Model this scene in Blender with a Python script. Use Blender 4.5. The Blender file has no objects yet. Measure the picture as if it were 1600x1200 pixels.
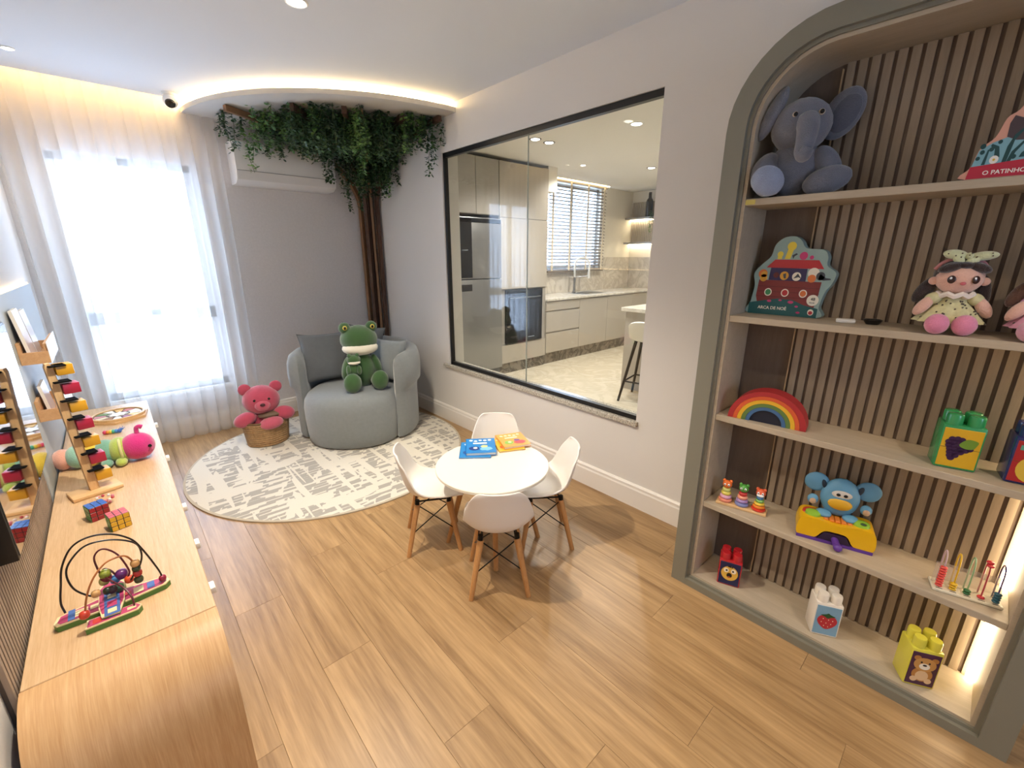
import bpy, bmesh, math, random
from mathutils import Vector, Matrix, Euler
random.seed(7)
SC = bpy.context.scene
COL = SC.collection
PI = math.pi

# ---------------------------------------------------------------- camera
FPX, CX, CY, CAMZ = 678.0, 800.0, 600.0, 1.5
_vy = Vector((153-800, -200, FPX)).normalized()
_vz = -Vector((0, FPX*FPX/200.0, FPX)).normalized()
_vx = _vy.cross(_vz)
def ray(u, v):
    d = Vector((u-CX, v-CY, FPX))
    return Vector((_vx.dot(d), _vy.dot(d), _vz.dot(d)))
def pix(u, v, ax, val):
    """point where the view ray through a photo pixel meets the plane axis ax = val"""
    c = Vector((0, 0, CAMZ)); w = ray(u, v)
    return c + w*((val-c[ax])/w[ax])
cd = bpy.data.cameras.new('camera'); cam = bpy.data.objects.new('camera', cd); COL.objects.link(cam)
right = Vector((_vx[0], _vy[0], _vz[0])); up = -Vector((_vx[1], _vy[1], _vz[1])); fwd = Vector((_vx[2], _vy[2], _vz[2]))
M = Matrix((right, up, -fwd)).transposed().to_4x4(); M.translation = (0, 0, CAMZ)
cam.matrix_world = M
cd.sensor_width = 36; cd.lens = FPX/1600*36; cd.clip_start = .02; cd.clip_end = 200
SC.camera = cam

# ---------------------------------------------------------------- world, exposure
def lin(h):
    h = h.lstrip('#'); o = []
    for i in (0, 2, 4):
        x = int(h[i:i+2], 16)/255
        o.append(x/12.92 if x <= .04045 else ((x+.055)/1.055)**2.4)
    return (*o, 1)
W = bpy.data.worlds.new('world'); SC.world = W; W.use_nodes = True
bg = W.node_tree.nodes['Background']; bg.inputs[0].default_value = lin('#dde9fd'); bg.inputs[1].default_value = 9.5
SC.view_settings.view_transform = 'Standard'; SC.view_settings.look = 'None'
SC.view_settings.gamma = 1; SC.view_settings.use_curve_mapping = False
SC.view_settings.exposure = 0.55
try:
    SC.cycles.use_denoising = True
    SC.cycles.sample_clamp_indirect = 6
    SC.cycles.max_bounces = 10; SC.cycles.diffuse_bounces = 5; SC.cycles.transparent_max_bounces = 24
    SC.cycles.caustics_reflective = False; SC.cycles.caustics_refractive = False
except Exception: pass
# light portals guide the daylight through the windows, the added rear one included
def portal(name, loc, rot, sx, sy):
    l = bpy.data.lights.new(name, 'AREA'); l.shape = 'RECTANGLE'; l.size = sx; l.size_y = sy; l.cycles.is_portal = True
    o = bpy.data.objects.new(name, l); COL.objects.link(o); o.location = loc; o.rotation_euler = rot
portal('window_portal', (.265, 4.68, 1.29), (-PI/2, 0, 0), .8, 1.8)
portal('fill_window_portal', (.4, -2.8, 1.6), (PI/2, 0, 0), .9, 1.0)
portal('kitchen_window_portal', (5.75, 4.98, 2.0), (-PI/2, 0, 0), 1.3, 1.4)
WARM = (1.0, .80, .58); WARM2 = (1.0, .72, .42); NEUT = (1.0, .90, .78); KLIGHT = (1.0, .93, .84)

# ---------------------------------------------------------------- materials
MATS = {}
def nt(m): return m.node_tree.nodes, m.node_tree.links
def mat(name, col, rough=.6, metal=0, spec=.5, bump=0, bscale=200, sheen=0, var=0, vscale=8, emit=None, estr=0, coat=0, alpha=1):
    if name in MATS: return MATS[name]
    m = bpy.data.materials.new(name); m.use_nodes = True; MATS[name] = m
    N, L = nt(m); p = N['Principled BSDF']
    c = lin(col) if isinstance(col, str) else (*col, 1)
    p.inputs['Base Color'].default_value = c; p.inputs['Roughness'].default_value = rough
    p.inputs['Metallic'].default_value = metal; p.inputs['Specular IOR Level'].default_value = spec
    p.inputs['Sheen Weight'].default_value = sheen; p.inputs['Coat Weight'].default_value = coat
    p.inputs['Alpha'].default_value = alpha
    if emit is not None:
        p.inputs['Emission Color'].default_value = (*emit[:3], 1); p.inputs['Emission Strength'].default_value = estr
    if bump or var:
        tc = N.new('ShaderNodeTexCoord')
    if var:
        n = N.new('ShaderNodeTexNoise'); n.inputs['Scale'].default_value = vscale; n.inputs['Detail'].default_value = 4
        L.new(tc.outputs['Object'], n.inputs['Vector'])
        hs = N.new('ShaderNodeHueSaturation'); hs.inputs['Color'].default_value = c
        mr = N.new('ShaderNodeMapRange'); mr.inputs[1].default_value = .25; mr.inputs[2].default_value = .75
        mr.inputs[3].default_value = 1-var; mr.inputs[4].default_value = 1+var
        L.new(n.outputs['Fac'], mr.inputs[0]); L.new(mr.outputs[0], hs.inputs['Value']); L.new(hs.outputs[0], p.inputs['Base Color'])
    if bump:
        n = N.new('ShaderNodeTexNoise'); n.inputs['Scale'].default_value = bscale; n.inputs['Detail'].default_value = 3
        L.new(tc.outputs['Object'], n.inputs['Vector'])
        b = N.new('ShaderNodeBump'); b.inputs['Strength'].default_value = bump; b.inputs['Distance'].default_value = .004
        L.new(n.outputs['Fac'], b.inputs['Height']); L.new(b.outputs[0], p.inputs['Normal'])
    return m
def emis(name, col, s):
    if name in MATS: return MATS[name]
    m = bpy.data.materials.new(name); m.use_nodes = True; MATS[name] = m
    N, L = nt(m); N.remove(N['Principled BSDF']); e = N.new('ShaderNodeEmission')
    e.inputs[0].default_value = (*col[:3], 1); e.inputs[1].default_value = s
    L.new(e.outputs[0], N['Material Output'].inputs[0]); return m
def wood(name, c1, c2, axis=1, scale=1.0, rough=.45, rand=.0, stretch=14, coords='Position', spec=.4, fine=.35):
    """wood grain running along one axis; colour varies per object when rand is set"""
    if name in MATS: return MATS[name]
    m = bpy.data.materials.new(name); m.use_nodes = True; MATS[name] = m
    N, L = nt(m); p = N['Principled BSDF']; p.inputs['Roughness'].default_value = rough; p.inputs['Specular IOR Level'].default_value = spec
    if coords == 'Position':
        g = N.new('ShaderNodeNewGeometry').outputs['Position']
    else:
        g = N.new('ShaderNodeTexCoord').outputs['Object']
    oi = N.new('ShaderNodeObjectInfo')
    mul = N.new('ShaderNodeMath'); mul.operation = 'MULTIPLY'; mul.inputs[1].default_value = 37.0 if rand else 0
    L.new(oi.outputs['Random'], mul.inputs[0])
    add = N.new('ShaderNodeVectorMath'); add.operation = 'ADD'; L.new(g, add.inputs[0]); L.new(mul.outputs[0], add.inputs[1])
    mp = N.new('ShaderNodeMapping'); s = [scale*stretch]*3
    for k_ in (axis if isinstance(axis, tuple) else (axis,)): s[k_] = scale
    mp.inputs['Scale'].default_value = s
    L.new(add.outputs[0], mp.inputs['Vector'])
    n1 = N.new('ShaderNodeTexNoise'); n1.inputs['Scale'].default_value = 1.0; n1.inputs['Detail'].default_value = 6; n1.inputs['Roughness'].default_value = .6
    n1.inputs['Distortion'].default_value = .6
    n2 = N.new('ShaderNodeTexNoise'); n2.inputs['Scale'].default_value = 7.0; n2.inputs['Detail'].default_value = 4
    L.new(mp.outputs[0], n1.inputs['Vector']); L.new(mp.outputs[0], n2.inputs['Vector'])
    mx = N.new('ShaderNodeMix'); mx.data_type = 'FLOAT'; mx.inputs[0].default_value = fine
    L.new(n1.outputs['Fac'], mx.inputs[2]); L.new(n2.outputs['Fac'], mx.inputs[3])
    cr = N.new('ShaderNodeValToRGB'); cr.color_ramp.elements[0].position = .32; cr.color_ramp.elements[1].position = .68
    cr.color_ramp.elements[0].color = lin(c1); cr.color_ramp.elements[1].color = lin(c2)
    L.new(mx.outputs[0], cr.inputs[0])
    hs = N.new('ShaderNodeHueSaturation'); mr = N.new('ShaderNodeMapRange')
    mr.inputs[3].default_value = 1-rand; mr.inputs[4].default_value = 1+rand
    L.new(oi.outputs['Random'], mr.inputs[0]); L.new(mr.outputs[0], hs.inputs['Value']); L.new(cr.outputs[0], hs.inputs['Color'])
    L.new(hs.outputs[0], p.inputs['Base Color'])
    b = N.new('ShaderNodeBump'); b.inputs['Strength'].default_value = .08; b.inputs['Distance'].default_value = .002
    L.new(n2.outputs['Fac'], b.inputs['Height']); L.new(b.outputs[0], p.inputs['Normal'])
    return m
def stone(name, base, vein, scale=3, speckle=False, rough=.25):
    if name in MATS: return MATS[name]
    m = bpy.data.materials.new(name); m.use_nodes = True; MATS[name] = m
    N, L = nt(m); p = N['Principled BSDF']; p.inputs['Roughness'].default_value = rough
    g = N.new('ShaderNodeNewGeometry')
    n = N.new('ShaderNodeTexNoise'); n.inputs['Scale'].default_value = scale; n.inputs['Detail'].default_value = 8; n.inputs['Distortion'].default_value = 0 if speckle else 1.6
    n.inputs['Roughness'].default_value = .75 if speckle else .6
    L.new(g.outputs['Position'], n.inputs['Vector'])
    cr = N.new('ShaderNodeValToRGB'); e = cr.color_ramp.elements
    if speckle:
        e[0].position = .36; e[1].position = .56; e[0].color = lin(vein); e[1].color = lin(base)
    else:
        e[0].position = .42; e[1].position = .60; e[0].color = lin(base); e[1].color = lin(base)
        k = cr.color_ramp.elements.new(.5); k.color = lin(vein)
    L.new(n.outputs['Fac'], cr.inputs[0]); L.new(cr.outputs[0], p.inputs['Base Color'])
    return m
def glass_mat(name, tint='#f4fbfa', gloss=1.0, ior=1.5):
    """thin architectural glass: clear with a Fresnel reflection"""
    if name in MATS: return MATS[name]
    m = bpy.data.materials.new(name); m.use_nodes = True; MATS[name] = m
    N, L = nt(m); N.remove(N['Principled BSDF'])
    t = N.new('ShaderNodeBsdfTransparent'); t.inputs[0].default_value = lin(tint)
    g = N.new('ShaderNodeBsdfGlossy'); g.inputs['Roughness'].default_value = .0
    lw = N.new('ShaderNodeLayerWeight'); lw.inputs['Blend'].default_value = .5
    pw = N.new('ShaderNodeMath'); pw.operation = 'POWER'; pw.inputs[1].default_value = 4.2; L.new(lw.outputs['Facing'], pw.inputs[0])
    f = N.new('ShaderNodeMath'); f.operation = 'MULTIPLY_ADD'; f.inputs[1].default_value = .95; f.inputs[2].default_value = .045; L.new(pw.outputs[0], f.inputs[0])
    mx = N.new('ShaderNodeMixShader'); mm = N.new('ShaderNodeMath'); mm.operation = 'MULTIPLY'; mm.inputs[1].default_value = gloss; mm.use_clamp = True
    L.new(f.outputs[0], mm.inputs[0]); L.new(mm.outputs[0], mx.inputs[0]); L.new(t.outputs[0], mx.inputs[1]); L.new(g.outputs[0], mx.inputs[2])
    L.new(mx.outputs[0], N['Material Output'].inputs[0]); return m
def sheer_mat(name, col='#f2f0ec', trans=.45):
    m = bpy.data.materials.new(name); m.use_nodes = True; MATS[name] = m
    N, L = nt(m); N.remove(N['Principled BSDF'])
    d = N.new('ShaderNodeBsdfDiffuse'); d.inputs[0].default_value = lin(col)
    tl = N.new('ShaderNodeBsdfTranslucent'); tl.inputs[0].default_value = lin(col)
    tr = N.new('ShaderNodeBsdfTransparent')
    a = N.new('ShaderNodeMixShader'); a.inputs[0].default_value = .5; L.new(d.outputs[0], a.inputs[1]); L.new(tl.outputs[0], a.inputs[2])
    b = N.new('ShaderNodeMixShader'); b.inputs[0].default_value = trans; L.new(a.outputs[0], b.inputs[1]); L.new(tr.outputs[0], b.inputs[2])
    L.new(b.outputs[0], N['Material Output'].inputs[0]); return m

# ---------------------------------------------------------------- mesh helpers
class MB:
    def __init__(s): s.v = []; s.f = []; s.m = []
    def add(s, vs, fs, mi=0, M=None):
        k = len(s.v)
        s.v += [(M @ Vector(p))[:] if M else tuple(p) for p in vs]
        for f in fs: s.f.append([i+k for i in f]); s.m.append(mi)
        return s
    def box(s, x0, x1, y0, y1, z0, z1, mi=0, M=None):
        vs = [(x, y, z) for x in (x0, x1) for y in (y0, y1) for z in (z0, z1)]
        return s.add(vs, [(0,1,3,2),(4,6,7,5),(0,4,5,1),(2,3,7,6),(0,2,6,4),(1,5,7,3)], mi, M)
    def rbox(s, x0, x1, y0, y1, z0, z1, r=.01, seg=2, mi=0, M=None):
        bm = bmesh.new(); bmesh.ops.create_cube(bm, size=1)
        for v in bm.verts:
            v.co = Vector(((x0+x1)/2+v.co.x*(x1-x0), (y0+y1)/2+v.co.y*(y1-y0), (z0+z1)/2+v.co.z*(z1-z0)))
        bmesh.ops.bevel(bm, geom=bm.edges[:]+bm.verts[:], offset=r, segments=seg, profile=.5, affect='EDGES')
        bm.verts.index_update()
        s.add([v.co[:] for v in bm.verts], [[v.index for v in f.verts] for f in bm.faces], mi, M); bm.free(); return s
    def cyl(s, p0, p1, r0, r1=None, n=12, mi=0, M=None):
        return s.tube([p0, p1], [r0, r0 if r1 is None else r1], n, mi, M=M)
    def tube(s, path, r, n=8, mi=0, closed=False, M=None, flat=1.0):
        P = [Vector(p) for p in path]; k = len(P)
        R = r if isinstance(r, (list, tuple)) else [r]*k
        vs = []; ref = None
        for i, p in enumerate(P):
            t = (P[(i+1) % k]-P[i-1]) if closed else (P[min(i+1, k-1)]-P[max(i-1, 0)])
            t.normalize()
            if ref is None: ref = Vector((0, 0, 1)) if abs(t.z) < .9 else Vector((1, 0, 0))
            a = ref - t*ref.dot(t)
            if a.length < 1e-6: a = t.orthogonal()
            a.normalize(); b = t.cross(a); ref = a
            vs += [(p + (a*math.cos(2*PI*j/n)*flat + b*math.sin(2*PI*j/n))*R[i])[:] for j in range(n)]
        fs = []
        for i in range(k if closed else k-1):
            for j in range(n):
                q = (i+1) % k
                fs.append((i*n+j, i*n+(j+1) % n, q*n+(j+1) % n, q*n+j))
        if not closed: fs += [list(range(n))[::-1], [(k-1)*n+j for j in range(n)]]
        return s.add(vs, fs, mi, M)
    def lathe(s, prof, n=24, mi=0, M=None, c=(0, 0, 0)):
        vs = []; fs = []; k = len(prof)
        for r, z in prof:
            vs += [(c[0]+max(r, 1e-5)*math.cos(2*PI*j/n), c[1]+max(r, 1e-5)*math.sin(2*PI*j/n), c[2]+z) for j in range(n)]
        for i in range(k-1):
            for j in range(n): fs.append((i*n+j, i*n+(j+1) % n, (i+1)*n+(j+1) % n, (i+1)*n+j))
        if prof[0][0] > .003 and prof[-1][0] > .003:
            for j in range(n): fs.append(((k-1)*n+j, (k-1)*n+(j+1) % n, (j+1) % n, j))
        else: fs += [list(range(n))[::-1], [(k-1)*n+j for j in range(n)]]
        return s.add(vs, fs, mi, M)
    def ell(s, c, r, rot=(0, 0, 0), nu=18, nv=11, mi=0, M=None, noise=0, pw=1.0):
        E = Euler(rot).to_matrix(); vs = []; fs = []
        r = (r, r, r) if not isinstance(r, (tuple, list)) else r
        def sp(a): return math.copysign(abs(a)**pw, a)
        for i in range(nv+1):
            th = PI*i/nv
            for j in range(nu):
                ph = 2*PI*j/nu; k = 1+random.uniform(-noise, noise)
                p = Vector((r[0]*sp(math.sin(th))*sp(math.cos(ph)), r[1]*sp(math.sin(th))*sp(math.sin(ph)), r[2]*sp(math.cos(th))))*k
                vs.append((E @ p + Vector(c))[:])
        for i in range(nv):
            for j in range(nu): fs.append((i*nu+j, (i+1)*nu+j, (i+1)*nu+(j+1) % nu, i*nu+(j+1) % nu))
        return s.add(vs, fs, mi, M)
    def prism(s, poly, d0, d1, mi=0, M=None, plane='xz'):
        """2-D outline extruded between d0 and d1 along the third axis"""
        n = len(poly)
        def p3(a, b, d): return (a, d, b) if plane == 'xz' else ((d, a, b) if plane == 'yz' else (a, b, d))
        vs = [p3(a, b, d0) for a, b in poly]+[p3(a, b, d1) for a, b in poly]
        fs = [list(range(n)), list(range(n, 2*n))[::-1]]+[(i, i+n, (i+1) % n+n, (i+1) % n) for i in range(n)]
        return s.add(vs, fs, mi, M)
    def flat(s, poly, y, mi=0, M=None):
        """thin printed patch facing -y"""
        return s.add([(a, y, b) for a, b in poly], [list(range(len(poly)))], mi, M)
    def disc(s, cx, cz, rx, rz, y, mi=0, n=20, M=None):
        return s.flat([(cx+rx*math.cos(2*PI*i/n), cz+rz*math.sin(2*PI*i/n)) for i in range(n)], y, mi, M)
    def grid(s, fn, nu, nv, mi=0, M=None, wrap=False):
        vs = [fn(i/(nu-1), j/(nv-1) if not wrap else j/nv) for i in range(nu) for j in range(nv)]
        fs = [(i*nv+j, (i+1)*nv+j, (i+1)*nv+(j+1) % nv, i*nv+(j+1) % nv) for i in range(nu-1) for j in range(nv if wrap else nv-1)]
        return s.add(vs, fs, mi, M)
    def mesh(s, name, mats, smooth=35):
        me = bpy.data.meshes.new(name); me.from_pydata(s.v, [], s.f)
        for m in (mats if isinstance(mats, (list, tuple)) else [mats]): me.materials.append(m)
        me.polygons.foreach_set('material_index', s.m)
        bm = bmesh.new(); bm.from_mesh(me); bmesh.ops.recalc_face_normals(bm, faces=bm.faces); bm.to_mesh(me); bm.free()
        if smooth:
            me.polygons.foreach_set('use_smooth', [True]*len(me.polygons)); me.set_sharp_from_angle(angle=math.radians(smooth))
        me.update(); return me
    def build(s, name, mats, parent=None, smooth=35, flip=False):
        o = bpy.data.objects.new(name, s.mesh(name, mats, smooth)); COL.objects.link(o)
        if parent: o.parent = parent
        return o
def tag(o, label, cat, group=None):
    o['label'] = label; o['category'] = cat
    if group: o['group'] = group
    return o
def thing(name, label, cat, loc=(0, 0, 0), rz=0, group=None):
    o = bpy.data.objects.new(name, None); COL.objects.link(o); o.empty_display_size = .05
    o.location = loc; o.rotation_euler = (0, 0, rz); return tag(o, label, cat, group)
def struct(o): o['kind'] = 'structure'; return o
def sname(name):
    o = bpy.data.objects.new(name, None); COL.objects.link(o); o['kind'] = 'structure'; return o
def inst(name, me, parent, loc=(0, 0, 0), rot=(0, 0, 0), sc=(1, 1, 1)):
    o = bpy.data.objects.new(name, me); COL.objects.link(o); o.parent = parent
    o.location = loc; o.rotation_euler = rot; o.scale = sc; return o
def bake(o, mods):
    """apply modifiers given as (type, dict)"""
    for t, kw in mods:
        md = o.modifiers.new(t, t)
        for k, v in kw.items(): setattr(md, k, v)
    dg = bpy.context.evaluated_depsgraph_get(); dg.update()
    me = bpy.data.meshes.new_from_object(o.evaluated_get(dg)); o.modifiers.clear()
    old = o.data; o.data = me; me.name = old.name; return o
def copy_tree(o, parent=None):
    c = o.copy(); COL.objects.link(c)
    if parent: c.parent = parent
    for ch in list(o.children): copy_tree(ch, c)
    return c
def text(name, body, size, loc, rot, m, parent, ext=.0004, shear=0, sx=1, align='CENTER'):
    cu = bpy.data.curves.new(name, 'FONT'); cu.body = body; cu.size = size; cu.extrude = ext; cu.align_x = align; cu.align_y = 'CENTER'
    cu.offset = size*.02; cu.shear = shear; cu.resolution_u = 3
    t = bpy.data.objects.new(name, cu); COL.objects.link(t); bpy.context.view_layer.update()
    me = bpy.data.meshes.new_from_object(t.evaluated_get(bpy.context.evaluated_depsgraph_get()))
    COL.objects.unlink(t); bpy.data.objects.remove(t)
    me.materials.clear(); me.materials.append(m)
    o = bpy.data.objects.new(name, me); COL.objects.link(o); o.parent = parent; o.location = loc; o.rotation_euler = rot; o.scale = (sx, 1, 1); return o
def smoothpoly(pts, n=6):
    """closed Catmull-Rom through outline points"""
    out = []; k = len(pts)
    for i in range(k):
        p0, p1, p2, p3 = pts[i-1], pts[i], pts[(i+1) % k], pts[(i+2) % k]
        for j in range(n):
            t = j/n
            out.append(tuple(.5*((2*p1[a])+(-p0[a]+p2[a])*t+(2*p0[a]-5*p1[a]+4*p2[a]-p3[a])*t*t+(-p0[a]+3*p1[a]-3*p2[a]+p3[a])*t**3) for a in (0, 1)))
    return out
def spline(pts, n=8):
    P = [Vector(p) for p in pts]; P = [P[0]*2-P[1]]+P+[P[-1]*2-P[-2]]; out = []
    for i in range(1, len(P)-2):
        for j in range(n):
            t = j/n; a, b, c, d = P[i-1:i+3]
            out.append(.5*((2*b)+(c-a)*t+(2*a-5*b+4*c-d)*t*t+(-a+3*b-3*c+d)*t**3))
    out.append(P[-2]); return out
def spot(name, loc, power, col, angle=100, blend=.6, size=.04, aim=(0, 0, -1), parent=None):
    l = bpy.data.lights.new(name, 'SPOT'); l.energy = power; l.color = col; l.spot_size = math.radians(angle); l.spot_blend = blend; l.shadow_soft_size = size
    o = bpy.data.objects.new(name, l); COL.objects.link(o); o.location = loc
    o.rotation_euler = Vector(aim).to_track_quat('-Z', 'Y').to_euler(); return o
def rrect(y0, y1, z0, z1, r, n=10, bottom=False):
    """outline of a rectangle with rounded upper corners"""
    p = [(y0, z0), (y1, z0)]
    p += [(y1-r+r*math.cos(a), z1-r+r*math.sin(a)) for a in [PI/2*i/n for i in range(n+1)]]
    p += [(y0+r+r*math.cos(a), z1-r+r*math.sin(a)) for a in [PI/2+PI/2*i/n for i in range(n+1)]]
    return p

# ---------------------------------------------------------------- room dimensions
XL, XR, YB, YN, ZC = -.37, 2.178, 4.52, -2.6, 2.6
WT = .15
m_wall = mat('wall paint warm grey', '#dfdbd5', .85, bump=.12, bscale=260)
m_wallb = mat('wall paper grey', '#d6d3d2', .9, bump=.25, bscale=140, var=.04, vscale=60)
m_ceil = mat('ceiling white', '#dfe4ea', .9)
m_white = mat('white satin', '#efece6', .45)
m_base = mat('baseboard white', '#e9e4dc', .4)

# floor with planks
fl = struct(MB().box(XL-.1, XR+.02, YN, YB+.02, -.08, -.006).build('floor', mat('joint dark', '#9a7a58', .8)))
m_fl = wood('vinyl oak floor', '#7e5f3c', '#bd9b6e', axis=1, scale=.8, rough=.36, rand=.05, stretch=17, spec=.5, fine=.32)
PW, PLN = .19, 1.22
plank = MB().rbox(-PW/2+.0003, PW/2-.0003, -PLN/2+.0003, PLN/2-.0003, -.006, 0, .0006, 1).mesh('plank', m_fl, 0)
x = XL-.06; row = 0; offs = [.0, .52, .18, .87, .36, 1.05, .7]
while x < XR-.02:
    y = YN + offs[row % 7] - PLN
    while y < YB:
        yc = y+PLN/2
        if yc+PLN/2 > -.75 and yc-PLN/2 < YB:
            y0 = max(yc-PLN/2, YN); y1 = min(yc+PLN/2, YB); x0 = x; x1 = min(x+PW, XR)
            inst('plank', plank, fl, ((x0+x1)/2, (y0+y1)/2, 0), sc=((x1-x0)/PW, (y1-y0)/PLN, 1))
        y += PLN
    x += PW; row += 1
MB_ = MB().box(XL, XR, YN, -.75, -.006, 0)
o = MB_.build('plank_area', m_fl, fl, 0); o['kind'] = 'stuff'

# back wall with the window opening
wx0, wx1, wz0, wz1 = -.14, .67, .40, 2.19
mb = MB()
mb.box(XL-WT, wx0, YB, YB+WT, 0, ZC+.1).box(wx1, XR+WT, YB, YB+WT, 0, ZC+.1).box(wx0, wx1, YB, YB+WT, 0, wz0).box(wx0, wx1, YB, YB+WT, wz1, ZC+.1)
struct(mb.build('wall_back', m_wallb, smooth=0))
struct(MB().box(XL-WT, XL, YN, YB, 0, ZC+.1).build('wall_left', m_wall, smooth=0))
nwx0, nwx1, nwz0, nwz1 = -.05, .85, 1.1, 2.1      # unseen window behind the camera, added for fill light
mb = MB()
mb.box(XL-WT, nwx0, YN-WT, YN, 0, ZC+.1).box(nwx1, XR+WT, YN-WT, YN, 0, ZC+.1).box(nwx0, nwx1, YN-WT, YN, 0, nwz0).box(nwx0, nwx1, YN-WT, YN, nwz1, ZC+.1)
struct(mb.build('wall_near', m_wall, smooth=0))
# right wall with the interior window opening
gy0, gy1, gz0, gz1 = 1.285, 3.215, .555, 2.287
mb = MB()
mb.box(XR, XR+WT, YN, gy0, 0, ZC+.1).box(XR, XR+WT, gy1, YB, 0, ZC+.1).box(XR, XR+WT, gy0, gy1, 0, gz0-.025).box(XR, XR+WT, gy0, gy1, gz1, ZC+.1)
struct(mb.build('wall_right', m_wall, smooth=0))
# ceiling: main slab stops at the curtain pocket
CE = 4.33
mb = MB().box(XL-WT, XR, YN, CE, ZC, ZC+.1)
struct(mb.build('ceiling', m_ceil, smooth=0))
struct(MB().box(XL-WT, XR, CE, YB+WT, ZC+.101, ZC+.16).build('trim_1', m_ceil, smooth=0))
# baseboards with a stepped top
def bboard(name, pts):
    prof = [(0, 0), (.018, 0), (.018, .115), (.014, .125), (.014, .14), (.006, .15), (0, .15)]
    (xa, ya), (xb, yb), (nx, ny) = pts
    mb = MB(); vs = [(xa+nx*d, ya+ny*d, z) for d, z in prof]+[(xb+nx*d, yb+ny*d, z) for d, z in prof]; k = len(prof)
    mb.add(vs, [list(range(k)), list(range(k, 2*k))]+[(i, (i+1) % k, k+(i+1) % k, k+i) for i in range(k)])
    struct(mb.build(name, m_base, smooth=0))
bboard('baseboard_right', ((XR, .80), (XR, YB), (-1, 0)))
bboard('baseboard_back', ((XL, YB), (XR-.02, YB), (0, -1)))

# outer window: frame, transom, mullion, panes
wn = sname('window_1')
m_alu = mat('white aluminium', '#dfe3e6', .4)
yy0, yy1 = YB+.05, YB+.10
xm = (wx0+wx1)/2; zt = 1.04
fr = [('frame_rail', wx0, wx1, wz0, wz0+.05), ('frame_rail', wx0, wx1, wz1-.05, wz1), ('frame_stile', wx0, wx0+.045, wz0, wz1), ('frame_stile', wx1-.045, wx1, wz0, wz1),
      ('mullion', xm-.03, xm+.03, zt, wz1), ('transom', wx0, wx1, zt-.05, zt+.045)]
for n_, a, b, c_, d in fr: MB().box(a, b, yy0, yy1, c_, d).build(n_, m_alu, wn, 0)
m_pane = glass_mat('window glass', '#eef6ff', .6)
for a, b, c_, d in ((wx0+.045, xm-.03, zt+.045, wz1-.05), (xm+.03, wx1-.045, zt+.045, wz1-.05), (wx0+.045, wx1-.045, wz0+.05, zt-.05)):
    MB().box(a, b, YB+.072, YB+.078, c_, d).build('pane', m_pane, wn, 0)
MB().box(wx0-.03, wx1+.03, YB-.02, YB+.05, wz0-.03, wz0).build('sill', m_white, wn, 0)

nw = sname('fill_window')  # frame and panes of the added fill-light window
for n_, a, b, c_, d in (('frame_rail', nwx0, nwx1, nwz0, nwz0+.05), ('frame_rail', nwx0, nwx1, nwz1-.05, nwz1), ('frame_stile', nwx0, nwx0+.05, nwz0, nwz1), ('frame_stile', nwx1-.05, nwx1, nwz0, nwz1), ('mullion', .37, .43, nwz0, nwz1)):
    MB().box(a, b, YN-.09, YN-.04, c_, d).build(n_, m_alu, nw, 0)
for a, b in ((nwx0+.05, .37), (.43, nwx1-.05)): MB().box(a, b, YN-.068, YN-.062, nwz0+.05, nwz1-.05).build('pane', m_pane, nw, 0)

# interior window: black frame, two panes, granite sill
iw = sname('window_2')
m_blk = mat('black aluminium', '#0d0d0e', .35)
fx0, fx1 = XR+.012, XR+.045
MB().box(fx0, fx1, gy0, gy1, gz1-.034, gz1).build('frame_rail', m_blk, iw, 0)
MB().box(fx0, fx1, gy0, gy1, gz0, gz0+.028).build('frame_rail', m_blk, iw, 0)
MB().box(fx0, fx1, gy1-.022, gy1, gz0, gz1).build('frame_stile', m_blk, iw, 0)
MB().box(fx0+.01, fx1, gy0, gy0+.012, gz0, gz1).build('frame_stile', m_blk, iw, 0)
m_ig = glass_mat('kitchen glass', '#fbfdfc', .72, 1.52)
yj = pix(823, 500, 0, XR+.03).y
MB().box(XR+.026, XR+.034, yj+.002, gy1-.02, gz0+.02, gz1-.03).build('pane', m_ig, iw, 0)
MB().box(XR+.026, XR+.034, gy0+.01, yj-.002, gz0+.02, gz1-.03).build('pane', m_ig, iw, 0)
MB().box(XR+.025, XR+.035, yj-.0012, yj+.0012, gz0+.02, gz1-.03).build('pane_joint', mat('glass edge', '#b9c1bb', .3), iw, 0)
m_cream = mat('cream reveal', '#d2cdc4', .6)
MB().box(XR+.045, XR+.149, gy1-.012, gy1, gz0, gz1).build('reveal', m_cream, iw, 0)
m_gran = stone('granite speckle', '#cfc8ba', '#6f685e', 90, True, .22)
MB().rbox(XR-.022, XR+WT, 1.27, 3.295, gz0-.03, gz0, .003, 1).build('granite_sill', m_gran, iw, 0)

# ceiling disc in the corner with its halo strip
def arcpts(r, n=40, a0=PI, a1=1.5*PI): return [(XR+r*math.cos(a0+(a1-a0)*i/n), YB+r*math.sin(a0+(a1-a0)*i/n)) for i in range(n+1)]
R_D = 1.52
pl = [(XR-.001, YB-.001)]+[(min(a, XR-.001), min(b, YB-.001)) for a, b in arcpts(R_D)]
m_disc = mat('disc paint', '#cfcbc4', .85)
t2 = struct(MB().prism(pl, 2.53, 2.562, plane='xy').build('trim_2', m_disc, smooth=40))
halo = [(a, b, 2.572) for a, b in arcpts(R_D-.05, 40, PI+.01, 1.5*PI-.01)]
tag(MB().tube(halo, .007, 6).build('led_strip', emis('halo led', (1, .70, .36), 50)), 'curved warm strip light lying on the round ceiling panel above the plants', 'light')
core = [(XR-.001, YB-.001)]+[(min(a, XR-.001), min(b, YB-.001)) for a, b in arcpts(R_D-.22)]
MB().prism(core, 2.562, ZC, plane='xy').build('hanger_block', m_disc, t2, 40)
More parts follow.
